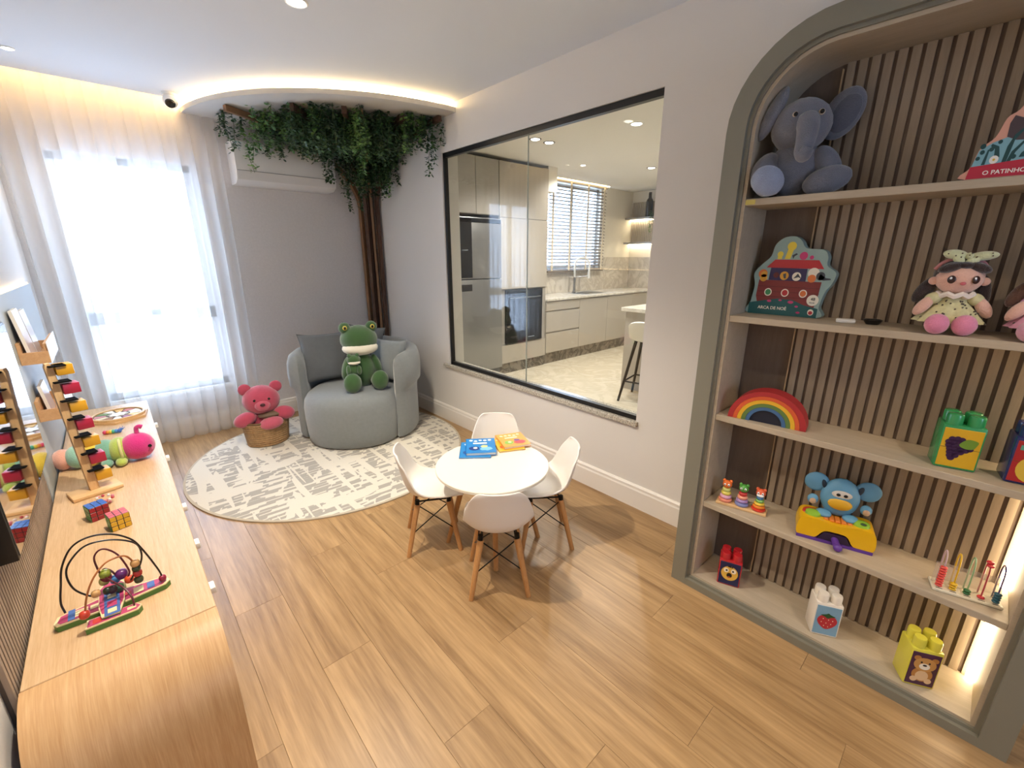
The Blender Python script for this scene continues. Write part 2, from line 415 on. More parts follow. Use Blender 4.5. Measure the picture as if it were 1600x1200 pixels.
# pocket strip over the curtain
tag(MB().box(XL+.02, .80, CE+.006, CE+.02, ZC+.05, ZC+.062).build('led_strip', emis('pocket led', (1, .62, .26), 40), smooth=0), 'straight warm strip light hidden in the ceiling pocket above the curtain', 'light')

# recessed spots
m_trim = mat('spot trim white', '#f4f4f2', .4)
def downlight(label, x, y, power, col=WARM, angle=110, r=.045, size=.035, group='recessed ceiling spots', z=ZC, aim=(0, 0, -1), dark=False, estr=12, blend=.7):
    t = thing('recessed_spotlight', label, 'light', (x, y, z), 0, group)
    MB().lathe([(r*.72, 0), (r, 0), (r, -.004), (r*.9, -.007), (r*.72, -.004)], 28).build('trim_ring', mat('spot trim dark', '#5a4c3e', .4) if dark else m_trim, t)
    MB().lathe([(.0001, -.002), (r*.74, -.002), (r*.66, -.0075), (.0001, -.0085)], 24).build('lens', emis('lens%d' % int(estr), (1, .93, .82), estr), t)
    s = spot('spot_lamp', (0, 0, -.02), power, col, angle, blend, size, aim); s.parent = t
    return t
downlight('white recessed spot in the ceiling in front of the round plant panel', .878, 2.40, 50, (1.0, .90, .76), 110, .05)
downlight('white recessed spot in the ceiling over the edge of the oak cabinet', .30, 1.78, 125, (1.0, .89, .74), 120, .05, size=.02)
downlight('small white recessed spot in the ceiling near the curtain', -.15, 3.95, 12, NEUT, 110, .03)
downlight('unseen white recessed spot added in the ceiling over the bare floor facing the bookcase', .55, .75, 30, WARM, 120, .05)  # lamp added out of view, brightens the floor and bookcase
downlight('unseen white recessed spot added in the ceiling furthest from the curtain', 1.0, -.9, 48, WARM, 120, .05)  # extra lamp behind the camera, added as fill

# ================================================================ BIG FURNITURE
# ---- arched bookcase on the right
BX = 1.765; by0, by1 = -.325, .778; bz1 = 2.222
bk = thing('arched_bookcase', 'tall olive framed bookcase with arched top and slatted back, full of toys', 'bookcase', (0, 0, 0))
m_olive = mat('olive lacquer', '#7d7a6c', .5, bump=.04, bscale=300)
m_shelf = wood('shelf oak', '#aa9d88', '#b9ab95', axis=1, scale=3, rough=.5, stretch=10)
m_dark = wood('back walnut', '#645549', '#716154', axis=2, scale=3, rough=.6, stretch=12)
m_slat = wood('slat walnut', '#93836f', '#a2917c', axis=2, scale=3, rough=.55, stretch=12, rand=.05)
def ring(name, o_, i_, x0, x1, m):
    """flat ring between two outlines of equal point count, extruded along x"""
    n = len(o_); mb = MB(); vs = []
    for xx in (x0, x1):
        vs += [(xx, a, b) for a, b in o_]+[(xx, a, b) for a, b in i_]
    fs = []
    for i in range(n):
        j = (i+1) % n
        fs += [(i, j, n+j, n+i), (2*n+i, 2*n+j, 3*n+j, 3*n+i), (i, j, 2*n+j, 2*n+i), (n+i, n+j, 3*n+j, 3*n+i)]
    mb.add(vs, fs); return mb.build(name, m, bk, 40)
ring('frame', rrect(by0, by1, 0, bz1, .30), rrect(by0+.066, by1-.066, .034, bz1-.066, .234), BX, XR-.004, m_olive)
ring('frame_lip', rrect(by0+.066, by1-.066, .034, bz1-.066, .234), rrect(by0+.078, by1-.078, .046, bz1-.078, .222), BX+.016, XR-.006, m_olive)
iy0, iy1, iz0, iz1 = by0+.078, by1-.078, .046, bz1-.078
ring('liner', rrect(iy0, iy1, iz0, iz1, .222), rrect(iy0+.012, iy1-.012, iz0+.010, iz1-.012, .21), BX+.026, 2.03, m_shelf)
MB().prism(rrect(iy0+.001, iy1-.001, iz0, iz1-.001, .22), 2.016, 2.03, plane='yz').build('back_panel', m_dark, bk, 0)
ZS = [.056, .445, .86, 1.275, 1.70]
for z in ZS[1:]:
    MB().rbox(BX+.03, 2.016, iy0+.012, iy1-.012, z-.024, z, .0015, 1).build('shelf', m_shelf, bk, 0)
# vertical slats of the back
y = .50; SP = .0335
while y > iy0+.03:
    a = y-.0225; top = iz1-.013
    dd = max(0, .222-(a-iy0)) ; 
    if a-iy0 < .222: top = iz1-.222+math.sqrt(max(0, .21**2-(.222-(a-iy0))**2))
    if iy1-y < .222: top = iz1-.222+math.sqrt(max(0, .21**2-(.222-(iy1-y))**2))
    MB().box(2.0085, 2.0155, a, y, iz0+.011, top).build('slat', m_slat, bk, 0)
    y -= SP
MB().box(2.002, 2.0155, .508, .511, iz0+.011, iz1-.03).build('edge_strip', mat('brass line', '#b79a72', .4), bk, 0)
# vertical led profile in the back right corner
m_bkled = emis('bookcase led', (1, .78, .50), 13)
for z0, z1 in ((.06, .418), (.448, .833), (.863, 1.248)):
    MB().box(1.985, 2.003, iy0+.0125, iy0+.034, z0+.004, z1-.002).build('led_strip', m_bkled, bk, 0)
MB().box(BX+.0285, BX+.030, .655, .688, 1.680, 1.696).build('edge_label', mat('yellow label', '#d3c46a', .5), bk, 0)

# ---- low cabinet along the left wall with a waterfall end
CZ = .48; cx0, cx1 = -.345, .062; cy0, cy1 = 1.40, 4.06
cb = thing('low_cabinet', 'long low oak cabinet with a rounded waterfall end under the television', 'cabinet', (0, 0, 0))
m_oak = wood('cabinet oak', '#bf9a70', '#d6b790', axis=1, scale=2.2, rough=.42, stretch=22, fine=.5)
m_oakd = wood('cabinet oak front', '#b8905f', '#cfab7c', axis=2, scale=2.2, rough=.5, stretch=14)
MB().rbox(cx0, cx1, cy0+.002, cy1, CZ-.022, CZ, .002, 1).build('top_board', m_oak, cb, 0)
MB().box(cx0+.004, cx1-.022, cy0+.02, cy1-.004, .03, CZ-.023).build('carcass', m_oakd, cb, 0)
# waterfall panel: quarter ellipse
wf = []
for i in range(19):
    a = PI/2*i/18
    wf.append((cy0-.002-.20*math.sin(a), CZ-.22+.22*math.cos(a)))
wf.append((cy0-.202, 0))
inn = [(min(cy0-.002, p[0]+.022) if i == len(wf)-1 else p[0]+.022*math.sin(PI/2*min(i, 18)/18), p[1]-.022*math.cos(PI/2*min(i, 18)/18) if i < 19 else 0) for i, p in enumerate(wf)]
mb = MB(); n = len(wf); vs = []
for xx in (cx0, cx1): vs += [(xx, *p) for p in wf]+[(xx, *p) for p in inn]
fs = []
for i in range(n-1): fs += [(i, i+1, 2*n+i+1, 2*n+i), (n+i, n+i+1, 3*n+i+1, 3*n+i), (i, i+1, n+i+1, n+i), (2*n+i, 2*n+i+1, 3*n+i+1, 3*n+i)]
fs += [(0, n, 3*n, 2*n), (n-1, 2*n-1, 4*n-1, 3*n-1)]
mb.add(vs, fs).build('waterfall_panel', wood('waterfall oak', '#b98f60', '#d1ac7f', axis=(1, 2), scale=2.2, rough=.42, stretch=22, fine=.5), cb, 40)
mb = MB()
for xx0, xx1 in ((cx1-.026, cx1-.006),):
    mb.prism([(cy0-.001, .0), (cy0-.001, CZ-.024)]+[(p[0], p[1]) for p in inn[1:]], xx0, xx1, plane='yz')
mb.build('end_cheek', m_oakd, cb, 0)
m_wf = mat('white drawer', '#f0ece2', .4)
ndr = 4; L_ = (cy1-cy0)/ndr
for i in range(ndr):
    a, b = cy0+i*L_+.004, cy0+(i+1)*L_-.004
    d_ = MB().rbox(cx1-.021, cx1-.003, a, b, .06, CZ-.028, .002, 1).build('drawer_front', m_oakd, cb, 0)
    for yh in (a+.18, b-.16)[: 2 if i < 1 else 1]:
        MB().rbox(cx1-.003, cx1+.018, yh-.022, yh+.022, CZ-.070, CZ-.046, .004, 2).build('handle', m_wf, d_)

# ---- slatted wall panel behind the television
pn = thing('wall_panel', 'slatted and plain grey wall panel behind the television with a lit upper edge', 'panel', (0, 0, 0))
m_pgr = mat('panel grey', '#aeb4b4', .6)
m_psl = wood('panel slat', '#978674', '#a89684', axis=2, scale=3, rough=.55, stretch=10, rand=.06)
ps = XL+.004
MB().box(XL+.001, XL+.008, 1.395, 2.62, 0, 1.335).build('backing', mat('panel dark', '#4a4038', .7), pn, 0)
sl = MB().box(XL+.008, XL+.018, 1.397, 1.411, .0, 1.335).mesh('slat', m_psl, 0)
k = 0
while 1.397+k*.022 < 2.60: inst('slat', sl, pn, (0, k*.022, 0)); k += 1
MB().box(XL+.001, XL+.018, 2.622, 4.15, 0, 1.335).build('plain_panel', m_pgr, pn, 0)
MB().box(XL+.001, XL+.012, 1.40, 4.10, 1.337, 1.343).build('led_strip', emis('panel led', (1, .72, .4), 6), pn, 0)

# ---- television
tv = thing('television', 'black flat television above the oak cabinet, reflecting the toys', 'television', (0, 0, 0))
m_tv = mat('tv glass', '#050506', .03, spec=.9, coat=1)
m_tvb = mat('tv plastic', '#08080a', .4)
TY0, TY1, TZ0, TZ1 = 1.575, 2.42, .735, 1.27
MB().rbox(-.346, -.302, TY0, TY1, TZ0, TZ1, .004, 2).build('housing', m_tvb, tv)
MB().box(-.302, -.2995, TY0+.008, TY1-.006, TZ0+.012, TZ1-.006).build('screen', m_tv, tv, 0)
MB().box(XL+.018, -.346, 1.9, 2.1, .9, 1.1).build('wall_mount', m_tvb, tv, 0)

# ---- curtain
def cfn(u, v):
    x = -.355+u*(.86+.355)
    ph = u*13*2*PI
    z = ZC+.07-(ZC+.058)*v
    k = .35+.65*min(1, v*2.2)
    y = 4.405+.028*k*math.sin(ph)+.012*math.sin(ph*.37+2+v*1.5)*v
    x2 = x+.018*k*math.cos(ph)+.012*math.sin(u*9+v*2)*v
    return (max(x2, -.36), y, max(z, .012))
cu = thing('sheer_curtain', 'floor length white sheer curtain with soft pleats over the bright window', 'curtain', (0, 0, 0))
m_sheer = sheer_mat('sheer voile', '#e6e2db', .50)
MB().grid(cfn, 300, 26).build('fabric', m_sheer, cu, 180)
MB().box(-.365, .90, 4.385, 4.425, ZC+.072, ZC+.1005).build('rail', m_white, cu, 0)

# ---- air conditioner
ac = thing('air_conditioner', 'white wall mounted air conditioner half hidden by hanging vines', 'air conditioner', (0, 0, 0))
prof = [(YB-.002, 2.385), (4.33, 2.385), (4.285, 2.37), (4.272, 2.33), (4.276, 2.16), (4.30, 2.095), (4.36, 2.068), (YB-.002, 2.068)]
m_ac = mat('ac white', '#e9e8e6', .4)
MB().prism([(a, b) for a, b in prof], .945, 1.735, plane='yz').build('body', m_ac, ac, 30)
MB().add([(.955, 4.2735, 2.158), (1.725, 4.2735, 2.158), (1.725, 4.299, 2.096), (.955, 4.299, 2.096)], [(0, 1, 2, 3)]).build('louver', mat('ac louver', '#d8d7d6', .45), ac, 0)
MB().box(.95, 1.73, 4.2715, 4.2745, 2.158, 2.162).build('seam', mat('ac seam', '#8d8d8d', .6), ac, 0)

# ---- security camera
sc_ = thing('security_camera', 'small white dome security camera on the ceiling above the curtain', 'camera', (.585, 4.22, ZC))
MB().lathe([(.001, 0), (.045, 0), (.045, -.012), (.04, -.018), (.001, -.018)], 24).build('base', m_trim, sc_)
hd = MB().ell((0, -.004, -.05), .045, nu=20, nv=14).build('housing', m_trim, sc_)
Mx = Matrix.Translation((0, -.004, -.05)) @ Vector((-.15, -.75, -.65)).to_track_quat('Z', 'Y').to_matrix().to_4x4()
MB().lathe([(.001, .0), (.031, 0), (.031, .036), (.026, .044), (.001, .047)], 20, M=Mx).build('lens', mat('camera lens', '#15110f', .15), sc_)

# ---- rug
def rug_material():
    m = bpy.data.materials.new('rug weave'); m.use_nodes = True; N, L = nt(m); p = N['Principled BSDF']
    p.inputs['Roughness'].default_value = .95; p.inputs['Sheen Weight'].default_value = .3
    tc = N.new('ShaderNodeTexCoord')
    outs = []
    for ang, sc, th, wr in ((0, (9, 34, 1), .0, .03), (PI/2, (3.5, 9, 1), .0, .02)):
        mp = N.new('ShaderNodeMapping'); mp.inputs['Rotation'].default_value = (0, 0, ang+.12); mp.inputs['Scale'].default_value = sc
        L.new(tc.outputs['Object'], mp.inputs['Vector'])
        v = N.new('ShaderNodeTexVoronoi'); v.voronoi_dimensions = '2D'; v.distance = 'CHEBYCHEV'; v.inputs['Scale'].default_value = 1.0; v.inputs['Randomness'].default_value = .85
        L.new(mp.outputs[0], v.inputs['Vector'])
        sep = N.new('ShaderNodeSeparateColor'); L.new(v.outputs['Color'], sep.inputs[0]); outs.append((sep.outputs[0], v.outputs['Distance']))
    g1 = N.new('ShaderNodeMath'); g1.operation = 'GREATER_THAN'; g1.inputs[1].default_value = .26; L.new(outs[0][0], g1.inputs[0])
    g2 = N.new('ShaderNodeMath'); g2.operation = 'GREATER_THAN'; g2.inputs[1].default_value = .16; L.new(outs[1][0], g2.inputs[0])
    d1 = N.new('ShaderNodeMath'); d1.operation = 'LESS_THAN'; d1.inputs[1].default_value = .46; L.new(outs[0][1], d1.inputs[0])
    a = N.new('ShaderNodeMath'); a.operation = 'MULTIPLY'; L.new(g1.outputs[0], a.inputs[0]); L.new(d1.outputs[0], a.inputs[1])
    b = N.new('ShaderNodeMath'); b.operation = 'MULTIPLY'; L.new(a.outputs[0], b.inputs[0]); L.new(g2.outputs[0], b.inputs[1])
    # cream threads cross the grey patches
    mp3 = N.new('ShaderNodeMapping'); mp3.inputs['Rotation'].default_value = (0, 0, .12); mp3.inputs['Scale'].default_value = (17, 1.2, 1); L.new(tc.outputs['Object'], mp3.inputs['Vector'])
    n3 = N.new('ShaderNodeTexNoise'); n3.noise_dimensions = '2D'; n3.inputs['Scale'].default_value = 1; n3.inputs['Detail'].default_value = 1; L.new(mp3.outputs[0], n3.inputs['Vector'])
    l3 = N.new('ShaderNodeMath'); l3.operation = 'LESS_THAN'; l3.inputs[1].default_value = .56; L.new(n3.outputs['Fac'], l3.inputs[0])
    b3 = N.new('ShaderNodeMath'); b3.operation = 'MULTIPLY'; L.new(b.outputs[0], b3.inputs[0]); L.new(l3.outputs[0], b3.inputs[1]); b = b3
    mx = N.new('ShaderNodeMix'); mx.data_type = 'RGBA'; mx.inputs[6].default_value = lin('#d6cfbf'); mx.inputs[7].default_value = lin('#a19b90')
    L.new(b.outputs[0], mx.inputs[0]); L.new(mx.outputs[2], p.inputs['Base Color'])
    n = N.new('ShaderNodeTexNoise'); n.inputs['Scale'].default_value = 220; L.new(tc.outputs['Object'], n.inputs['Vector'])
    s = N.new('ShaderNodeMath'); s.operation = 'SUBTRACT'; L.new(n.outputs['Fac'], s.inputs[0]); L.new(b.outputs[0], s.inputs[1])
    bp = N.new('ShaderNodeBump'); bp.inputs['Strength'].default_value = .5; bp.inputs['Distance'].default_value = .003; L.new(s.outputs[0], bp.inputs['Height']); L.new(bp.outputs[0], p.inputs['Normal'])
    return m
rg = thing('round_rug', 'large round cream rug with a broken grey woven grid', 'rug', (1.12, 3.32, 0))
MB().lathe([(.001, .0005), (.985, .0005), (.985, .010), (.001, .010)], 96).build('pile', rug_material(), rg)
MB().lathe([(.985, .0005), (1.0, .0005), (1.0, .009), (.985, .0105)], 96).build('binding', mat('rug edge', '#b9ae9a', .9), rg)

# ---- swivel armchair
ar = thing('armchair', 'rounded blue grey tub armchair on the round rug', 'armchair', (1.475, 3.60, .010), math.radians(-42))
m_arm = mat('armchair fabric', '#7d8283', .92, bump=.25, bscale=420, sheen=.4, var=.05, vscale=40)
def sq(r, a, e=2.6): # slightly squared circle
    c, s = math.cos(a), math.sin(a); return r/((abs(c)**e+abs(s)**e)**(1/e))
def drum(name, prof, c, e=2.3, n=56):
    def fn(u, v):
        k = u*(len(prof)-1); i = min(int(k), len(prof)-2); t = k-i
        r = prof[i][0]*(1-t)+prof[i+1][0]*t; z = prof[i][1]*(1-t)+prof[i+1][1]*t
        a = 2*PI*v; R = sq(max(r, .0005), a, e); return (c[0]+R*math.cos(a), c[1]+R*math.sin(a), z)
    return MB().grid(fn, len(prof), n, wrap=True).build(name, m_arm, ar, 60)
drum('seat', [(.001, .01), (.365, .01), (.380, .03), (.389, .10), (.395, .20), (.395, .31), (.387, .362), (.365, .40), (.33, .425), (.27, .437), (.15, .443), (.001, .445)], (0, -.11))
MB().lathe([(.001, 0), (.34, 0), (.34, .012), (.001, .012)], 40, c=(0, -.04, 0)).build('plinth', mat('plinth dark', '#2c2d2f', .7), ar)
prof = [(.36, .02), (.47, .02), (.487, .05), (.487, .22), (.487, .40), (.497, .43), (.522, .46), (.528, .56), (.524, .64), (.505, .70), (.47, .725), (.435, .72), (.405, .69), (.39, .62), (.385, .5), (.38, .3)]
prof = [(r_+.012, z_) for r_, z_ in prof]
NA = 60
def bfn(u, v):
    a = math.radians(-122+244*u)
    k = int(round(v*len(prof))) % len(prof); r, z = prof[k]
    e = min(u, 1-u)*244/11.0
    if e < 1:
        f = math.sqrt(max(0, 1-(1-e)**2)); mid = .455; r = mid+(r-mid)*f; z = z if z < .4 else .40+(z-.40)*(.80+.2*f)
    drop = .035*math.sin(PI*u)
    return (r*math.sin(a), r*math.cos(a)*1.02-.01, z+(drop if z > .42 else 0))
MB().grid(bfn, NA, len(prof), wrap=True).build('backrest', m_arm, ar, 60)

def pillow(name, label, w, h, t, loc, rot, m, group=None):
    def fn(sgn):
        def f(u, v):
            a, b = 2*u-1, 2*v-1
            th = t*((1-a**2)*(1-b**2))**.42
            pin = 1-.10*(1-abs(a)**3)*abs(b)**6; pin2 = 1-.10*(1-abs(b)**3)*abs(a)**6
            wr = .004*math.sin(9*a+3*b)*(1-a*a)*(1-b*b)
            return (w/2*a*pin2, sgn*(th+wr), h/2*b*pin)
        return f
    o = thing(name, label, 'cushion', loc, 0, group); o.rotation_euler = rot
    MB().grid(fn(1), 22, 22).grid(fn(-1), 22, 22).build('cover', m, o, 80)
    def edge(a, b): return (w/2*a*(1-.10*(1-abs(b)**3)*abs(a)**6), 0, h/2*b*(1-.10*(1-abs(a)**3)*abs(b)**6))
    q_ = [-1+i/8 for i in range(16)]
    loop = [edge(t_, -1) for t_ in q_]+[edge(1, t_) for t_ in q_]+[edge(-t_, 1) for t_ in q_]+[edge(-1, -t_) for t_ in q_]
    MB().tube(loop, .0035, 6, closed=True).build('piping', m, o)
    return o
m_cush = mat('cushion fabric', '#5f6366', .9, bump=.2, bscale=400, sheen=.3, var=.05, vscale=30)
m_cush2 = mat('cushion fabric light', '#878d8f', .9, bump=.2, bscale=400, sheen=.3, var=.05, vscale=30)
RZ = math.radians(-22)
pillow('cushion', 'square grey cushion standing in the left corner of the armchair', .43, .42, .075, (1.30, 3.78, .668), (math.radians(-16), 0, RZ+.20), m_cush)
pillow('cushion', 'grey cushion wedged against the arm of the chair nearest the white wall', .36, .37, .08, (1.69, 3.45, .632), (math.radians(-12), 0, math.radians(-68)), m_cush2)
pillow('cushion', 'grey cushion behind the frog, only its upper corner showing', .40, .40, .055, (1.63, 3.83, .70), (math.radians(-12), .12, RZ-.42), m_cush)

# ---- table and chairs
m_tab = mat('table lacquer', '#e6e1d5', .3)
m_leg = wood('beech legs', '#a87748', '#c8965f', axis=2, scale=5, rough=.45, stretch=7, coords='Object')
m_wire = mat('black wire', '#131313', .4, metal=.6)
tb = thing('kids_table', 'low round white table with splayed wooden legs', 'table', (1.312, 1.585, 0), math.radians(8))
MB().lathe([(.001, .441), (.288, .441), (.295, .445), (.295, .457), (.292, .460), (.001, .460)], 64).build('table_top', m_tab, tb)
for sx in (-1, 1):
    for sy in (-1, 1):
        MB().cyl((sx*.095, sy*.095, .441), (sx*.175, sy*.175, .0), .0165, .012, 12).build('leg', m_leg, tb)
mb = MB()
for sx in (-1, 1):
    mb.cyl((sx*.115, -.115, .33), (-sx*.115, .115, .33), .004, n=6)
    mb.cyl((sx*.10, -.10, .41), (-sx*.10, .10, .41), .004, n=6)
mb.build('wire_brace', m_wire, tb)

m_shell = mat('chair plastic', '#e6e1da', .38)
cprof = [(.150, .298, .120), (.142, .312, .138), (.115, .318, .150), (.06, .312, .156), (.0, .306, .158), (-.06, .306, .158), (-.105, .318, .158), (-.132, .348, .156), (-.148, .395, .150), (-.160, .445, .142), (-.170, .49, .130), (-.178, .522, .118), (-.184, .545, .103), (-.187, .556, .084)]
def chair_mesh():
    nt_ = 15
    def fn(u, v):
        i = min(int(round(u*(len(cprof)-1))), len(cprof)-1); y, z, w = cprof[i]; t = 2*v-1
        seat = max(0, 1-max(0, (i-4))/4) if i > 4 else 1
        back = 1-seat
        side = abs(t)**2.5
        bend = math.exp(-((i-6.5)/2.4)**2)
        z2 = z+seat*.022*side+bend*.050*side
        y2 = y+back*.035*side*(1 if i < 11 else .6)+bend*.012*side
        return (w*t, y2, z2)
    o = MB().grid(fn, len(cprof), nt_).build('tmp', m_shell, None, 180)
    bake(o, [('SUBSURF', dict(levels=1, render_levels=1)), ('SOLIDIFY', dict(thickness=.009, offset=0)), ('BEVEL', dict(width=.003, segments=2, limit_method='ANGLE', angle_limit=.9))])
    me = o.data; bpy.data.objects.remove(o); me.name = 'shell'
    me.polygons.foreach_set('use_smooth', [True]*len(me.polygons)); return me
SHELL = chair_mesh()
def chair(label, x, y, fx, fy):
    t = thing('kids_chair', label, 'chair', (x, y, 0), math.atan2(-fx, fy), 'white shell chairs around the low table')
    inst('shell', SHELL, t)
    for sx in (-1, 1):
        for sy in (-1, 1):
            l = MB().cyl((sx*.082, sy*.080-.005, .272), (sx*.132, sy*.135-.01, 0), .0155, .0115, 12).build('leg', m_leg, t)
            MB().cyl((sx*.082, sy*.080-.005, .298), (sx*.084, sy*.082-.005, .262), .012, n=8).build('bracket', m_wire, l)
    mb = MB()
    for sy in (-1, 1):
        mb.cyl((-.082, sy*.082-.005, .268), (.113, sy*.113-.008, .12), .0032, n=6); mb.cyl((.082, sy*.082-.005, .268), (-.113, sy*.113-.008, .12), .0032, n=6)
    for sx in (-1, 1):
        mb.cyl((sx*.082, -.085, .268), (sx*.113, .105, .12), .0032, n=6); mb.cyl((sx*.082, .077, .268), (sx*.113, -.12, .12), .0032, n=6)
        mb.cyl((sx*.075, -.09, .285), (sx*.075, .09, .285), .005, n=6)
    mb.build('wire_brace', m_wire, t)
    return t
chair('white shell chair at the low table, between it and the armchair rug, seen side on', 1.085, 1.81, .86, -.50)
chair('white shell chair at the low table, its back to the wall below the kitchen window', 1.535, 1.825, -.69, -.72)
chair('white shell chair at the low table, on the side towards the arched bookcase', 1.53, 1.43, -.80, .60)
chair('white shell chair at the low table, back turned to the bare floor', 1.145, 1.350, .61, .79)

# ================================================================ CORNER TREE AND VINES
tr = thing('wooden_tree', 'decorative tree of brown wooden battens in the corner, branches fanning under the round panel', 'decoration', (0, 0, 0))
m_bat = wood('tree batten', '#4a3427', '#5f4433', axis=2, scale=3, rough=.55, stretch=9)
m_batl = wood('tree batten light', '#7d5c42', '#93704f', axis=2, scale=3, rough=.55, stretch=9)
def batten(path, w, d, m):
    """rectangular batten swept along a path"""
    P = [Vector(p) for p in path]; mb = MB(); vs = []
    side0 = None
    for i, p in enumerate(P):
        t = (P[min(i+1, len(P)-1)]-P[max(i-1, 0)]).normalized()
        h = (P[-1]-P[0]); h.z = 0
        h = h.normalized() if h.length > 1e-3 else Vector((-.7, -.7, 0))
        s = Vector((-h.y, h.x, 0)); nrm = s.cross(t).normalized()
        vs += [(p+s*a*w/2+nrm*b*d/2)[:] for a, b in ((-1, -1), (1, -1), (1, 1), (-1, 1))]
    fs = [(4*i+j, 4*i+(j+1) % 4, 4*i+4+(j+1) % 4, 4*i+4+j) for i in range(len(P)-1) for j in range(4)]+[(0, 1, 2, 3), tuple(4*len(P)-4+j for j in range(4))]
    return mb.add(vs, fs).build('batten', m, tr, 40)
def branch(x, y, ex, ey, zb, m, w=.03, d=.04):
    pts = [(x, y, 0.0), (x, y, zb*.5), (x, y, zb)]
    for i in range(1, 13):
        a = PI/2*i/12
        pts.append((x+(ex-x)*(1-math.cos(a)), y+(ey-y)*(1-math.cos(a)), zb+(2.505-zb)*math.sin(a)))
    return batten(pts, w, d, m)
branch(2.035, 4.47, .86, 3.95, 1.95, m_batl)
branch(2.085, 4.43, 1.50, 3.42, 1.95, m_bat, .035, .05)
branch(2.105, 4.375, 1.60, 3.36, 2.0, m_batl, .022, .03)
branch(2.14, 4.33, 2.12, 3.13, 1.95, m_bat)
branch(2.06, 4.40, 1.2, 3.6, 2.0, m_bat, .03, .05)
branch(2.13, 4.45, 1.9, 3.3, 2.0, m_bat, .05, .04)

def leaf_material(name, c1, c2):
    m = bpy.data.materials.new(name); m.use_nodes = True; N, L = nt(m); p = N['Principled BSDF']
    p.inputs['Roughness'].default_value = .45
    g = N.new('ShaderNodeNewGeometry'); n = N.new('ShaderNodeTexNoise'); n.inputs['Scale'].default_value = 9
    L.new(g.outputs['Position'], n.inputs['Vector'])
    cr = N.new('ShaderNodeValToRGB'); cr.color_ramp.elements[0].position = .35; cr.color_ramp.elements[1].position = .68
    cr.color_ramp.elements[0].color = lin(c1); cr.color_ramp.elements[1].color = lin(c2)
    L.new(n.outputs['Fac'], cr.inputs[0]); L.new(cr.outputs[0], p.inputs['Base Color'])
    return m
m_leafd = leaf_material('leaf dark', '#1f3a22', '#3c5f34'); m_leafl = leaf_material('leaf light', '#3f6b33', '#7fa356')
m_stem = mat('vine stem', '#4c5a33', .7)
def strand_mesh(L_, lm, seed):
    rd = random.Random(seed); mb = MB(); pts = []
    x = y = 0; k = max(5, int(L_/.05))
    for i in range(k+1):
        pts.append((x, y, -L_*i/k)); x += rd.uniform(-.012, .012); y += rd.uniform(-.012, .012)
    mb.tube(pts, .0018, 4, 1)
    z = .0
    while z < L_:
        i = min(int(z/L_*k), k-1); p = Vector(pts[i]).lerp(Vector(pts[i+1]), z/L_*k-i)
        for q in range(3):
            a = rd.uniform(0, 2*PI); s = rd.uniform(.014, .027); ti = rd.uniform(-1.0, .5)
            out = Vector((math.cos(a)*math.cos(ti), math.sin(a)*math.cos(ti), math.sin(ti)))
            sd = out.cross(Vector((0, 0, 1))).normalized(); nn = out.cross(sd)
            b = p+out*rd.uniform(.004, .022)
            vs = [b, b+out*s*.5+sd*s*.5, b+out*s*1.05+sd*s*.36, b+out*s*1.3, b+out*s*1.05-sd*s*.36, b+out*s*.5-sd*s*.5, b+out*s*.65+nn*s*.15]
            mb.add([v[:] for v in vs], [(0, 1, 6), (1, 2, 6), (2, 3, 6), (3, 4, 6), (4, 5, 6), (5, 0, 6)], 0)
        z += rd.uniform(.010, .017)
    return mb.mesh('vine', [lm, m_stem], 60)
vn = thing('hanging_vines', 'mass of green artificial vines hanging from the round ceiling panel', 'plant', (0, 0, 2.53))
LEN = [.14, .20, .26, .32, .40, .50]
ST = {(L_, d): [strand_mesh(L_, m_leafd if d else m_leafl, int(L_*1000)+s*7+d) for s in range(2)] for L_ in LEN for d in (0, 1)}
LONG = strand_mesh(.62, m_leafd, 99); rv = random.Random(11)
cnt = 0
while cnt < 285:
    x = rv.uniform(.80, 2.15); y = rv.uniform(3.12, 4.22)
    r = math.hypot(x-XR, y-YB)
    if r > 1.36 or (r > 1.24 and rv.random() < .5): continue
    if x < .95 and y < 3.9: continue
    near_post = math.hypot(x-2.0, y-4.30)
    if near_post < .42: L_ = rv.choice([.32, .40, .40, .50])
    elif y > 3.9: L_ = rv.choice([.14, .20, .20, .26])
    else: L_ = rv.choice([.14, .20, .26, .26])
    if x > 1.95 and y < 3.7: L_ = rv.choice([.14, .20])
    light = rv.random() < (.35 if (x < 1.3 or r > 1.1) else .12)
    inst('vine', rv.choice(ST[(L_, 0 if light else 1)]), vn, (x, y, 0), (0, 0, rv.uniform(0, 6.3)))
    cnt += 1
for x, y, me in ((1.86, 4.28, LONG), (1.90, 4.12, LONG), (1.0, 4.15, ST[(.40, 0)][0]), (1.02, 4.05, ST[(.32, 0)][1]), (2.10, 3.22, ST[(.32, 1)][0]), (2.08, 3.28, ST[(.40, 1)][1]), (1.62, 3.5, ST[(.32, 0)][0]), (1.66, 3.55, ST[(.40, 0)][1])):
    inst('vine', me, vn, (x, y, 0), (0, 0, rv.uniform(0, 6)))

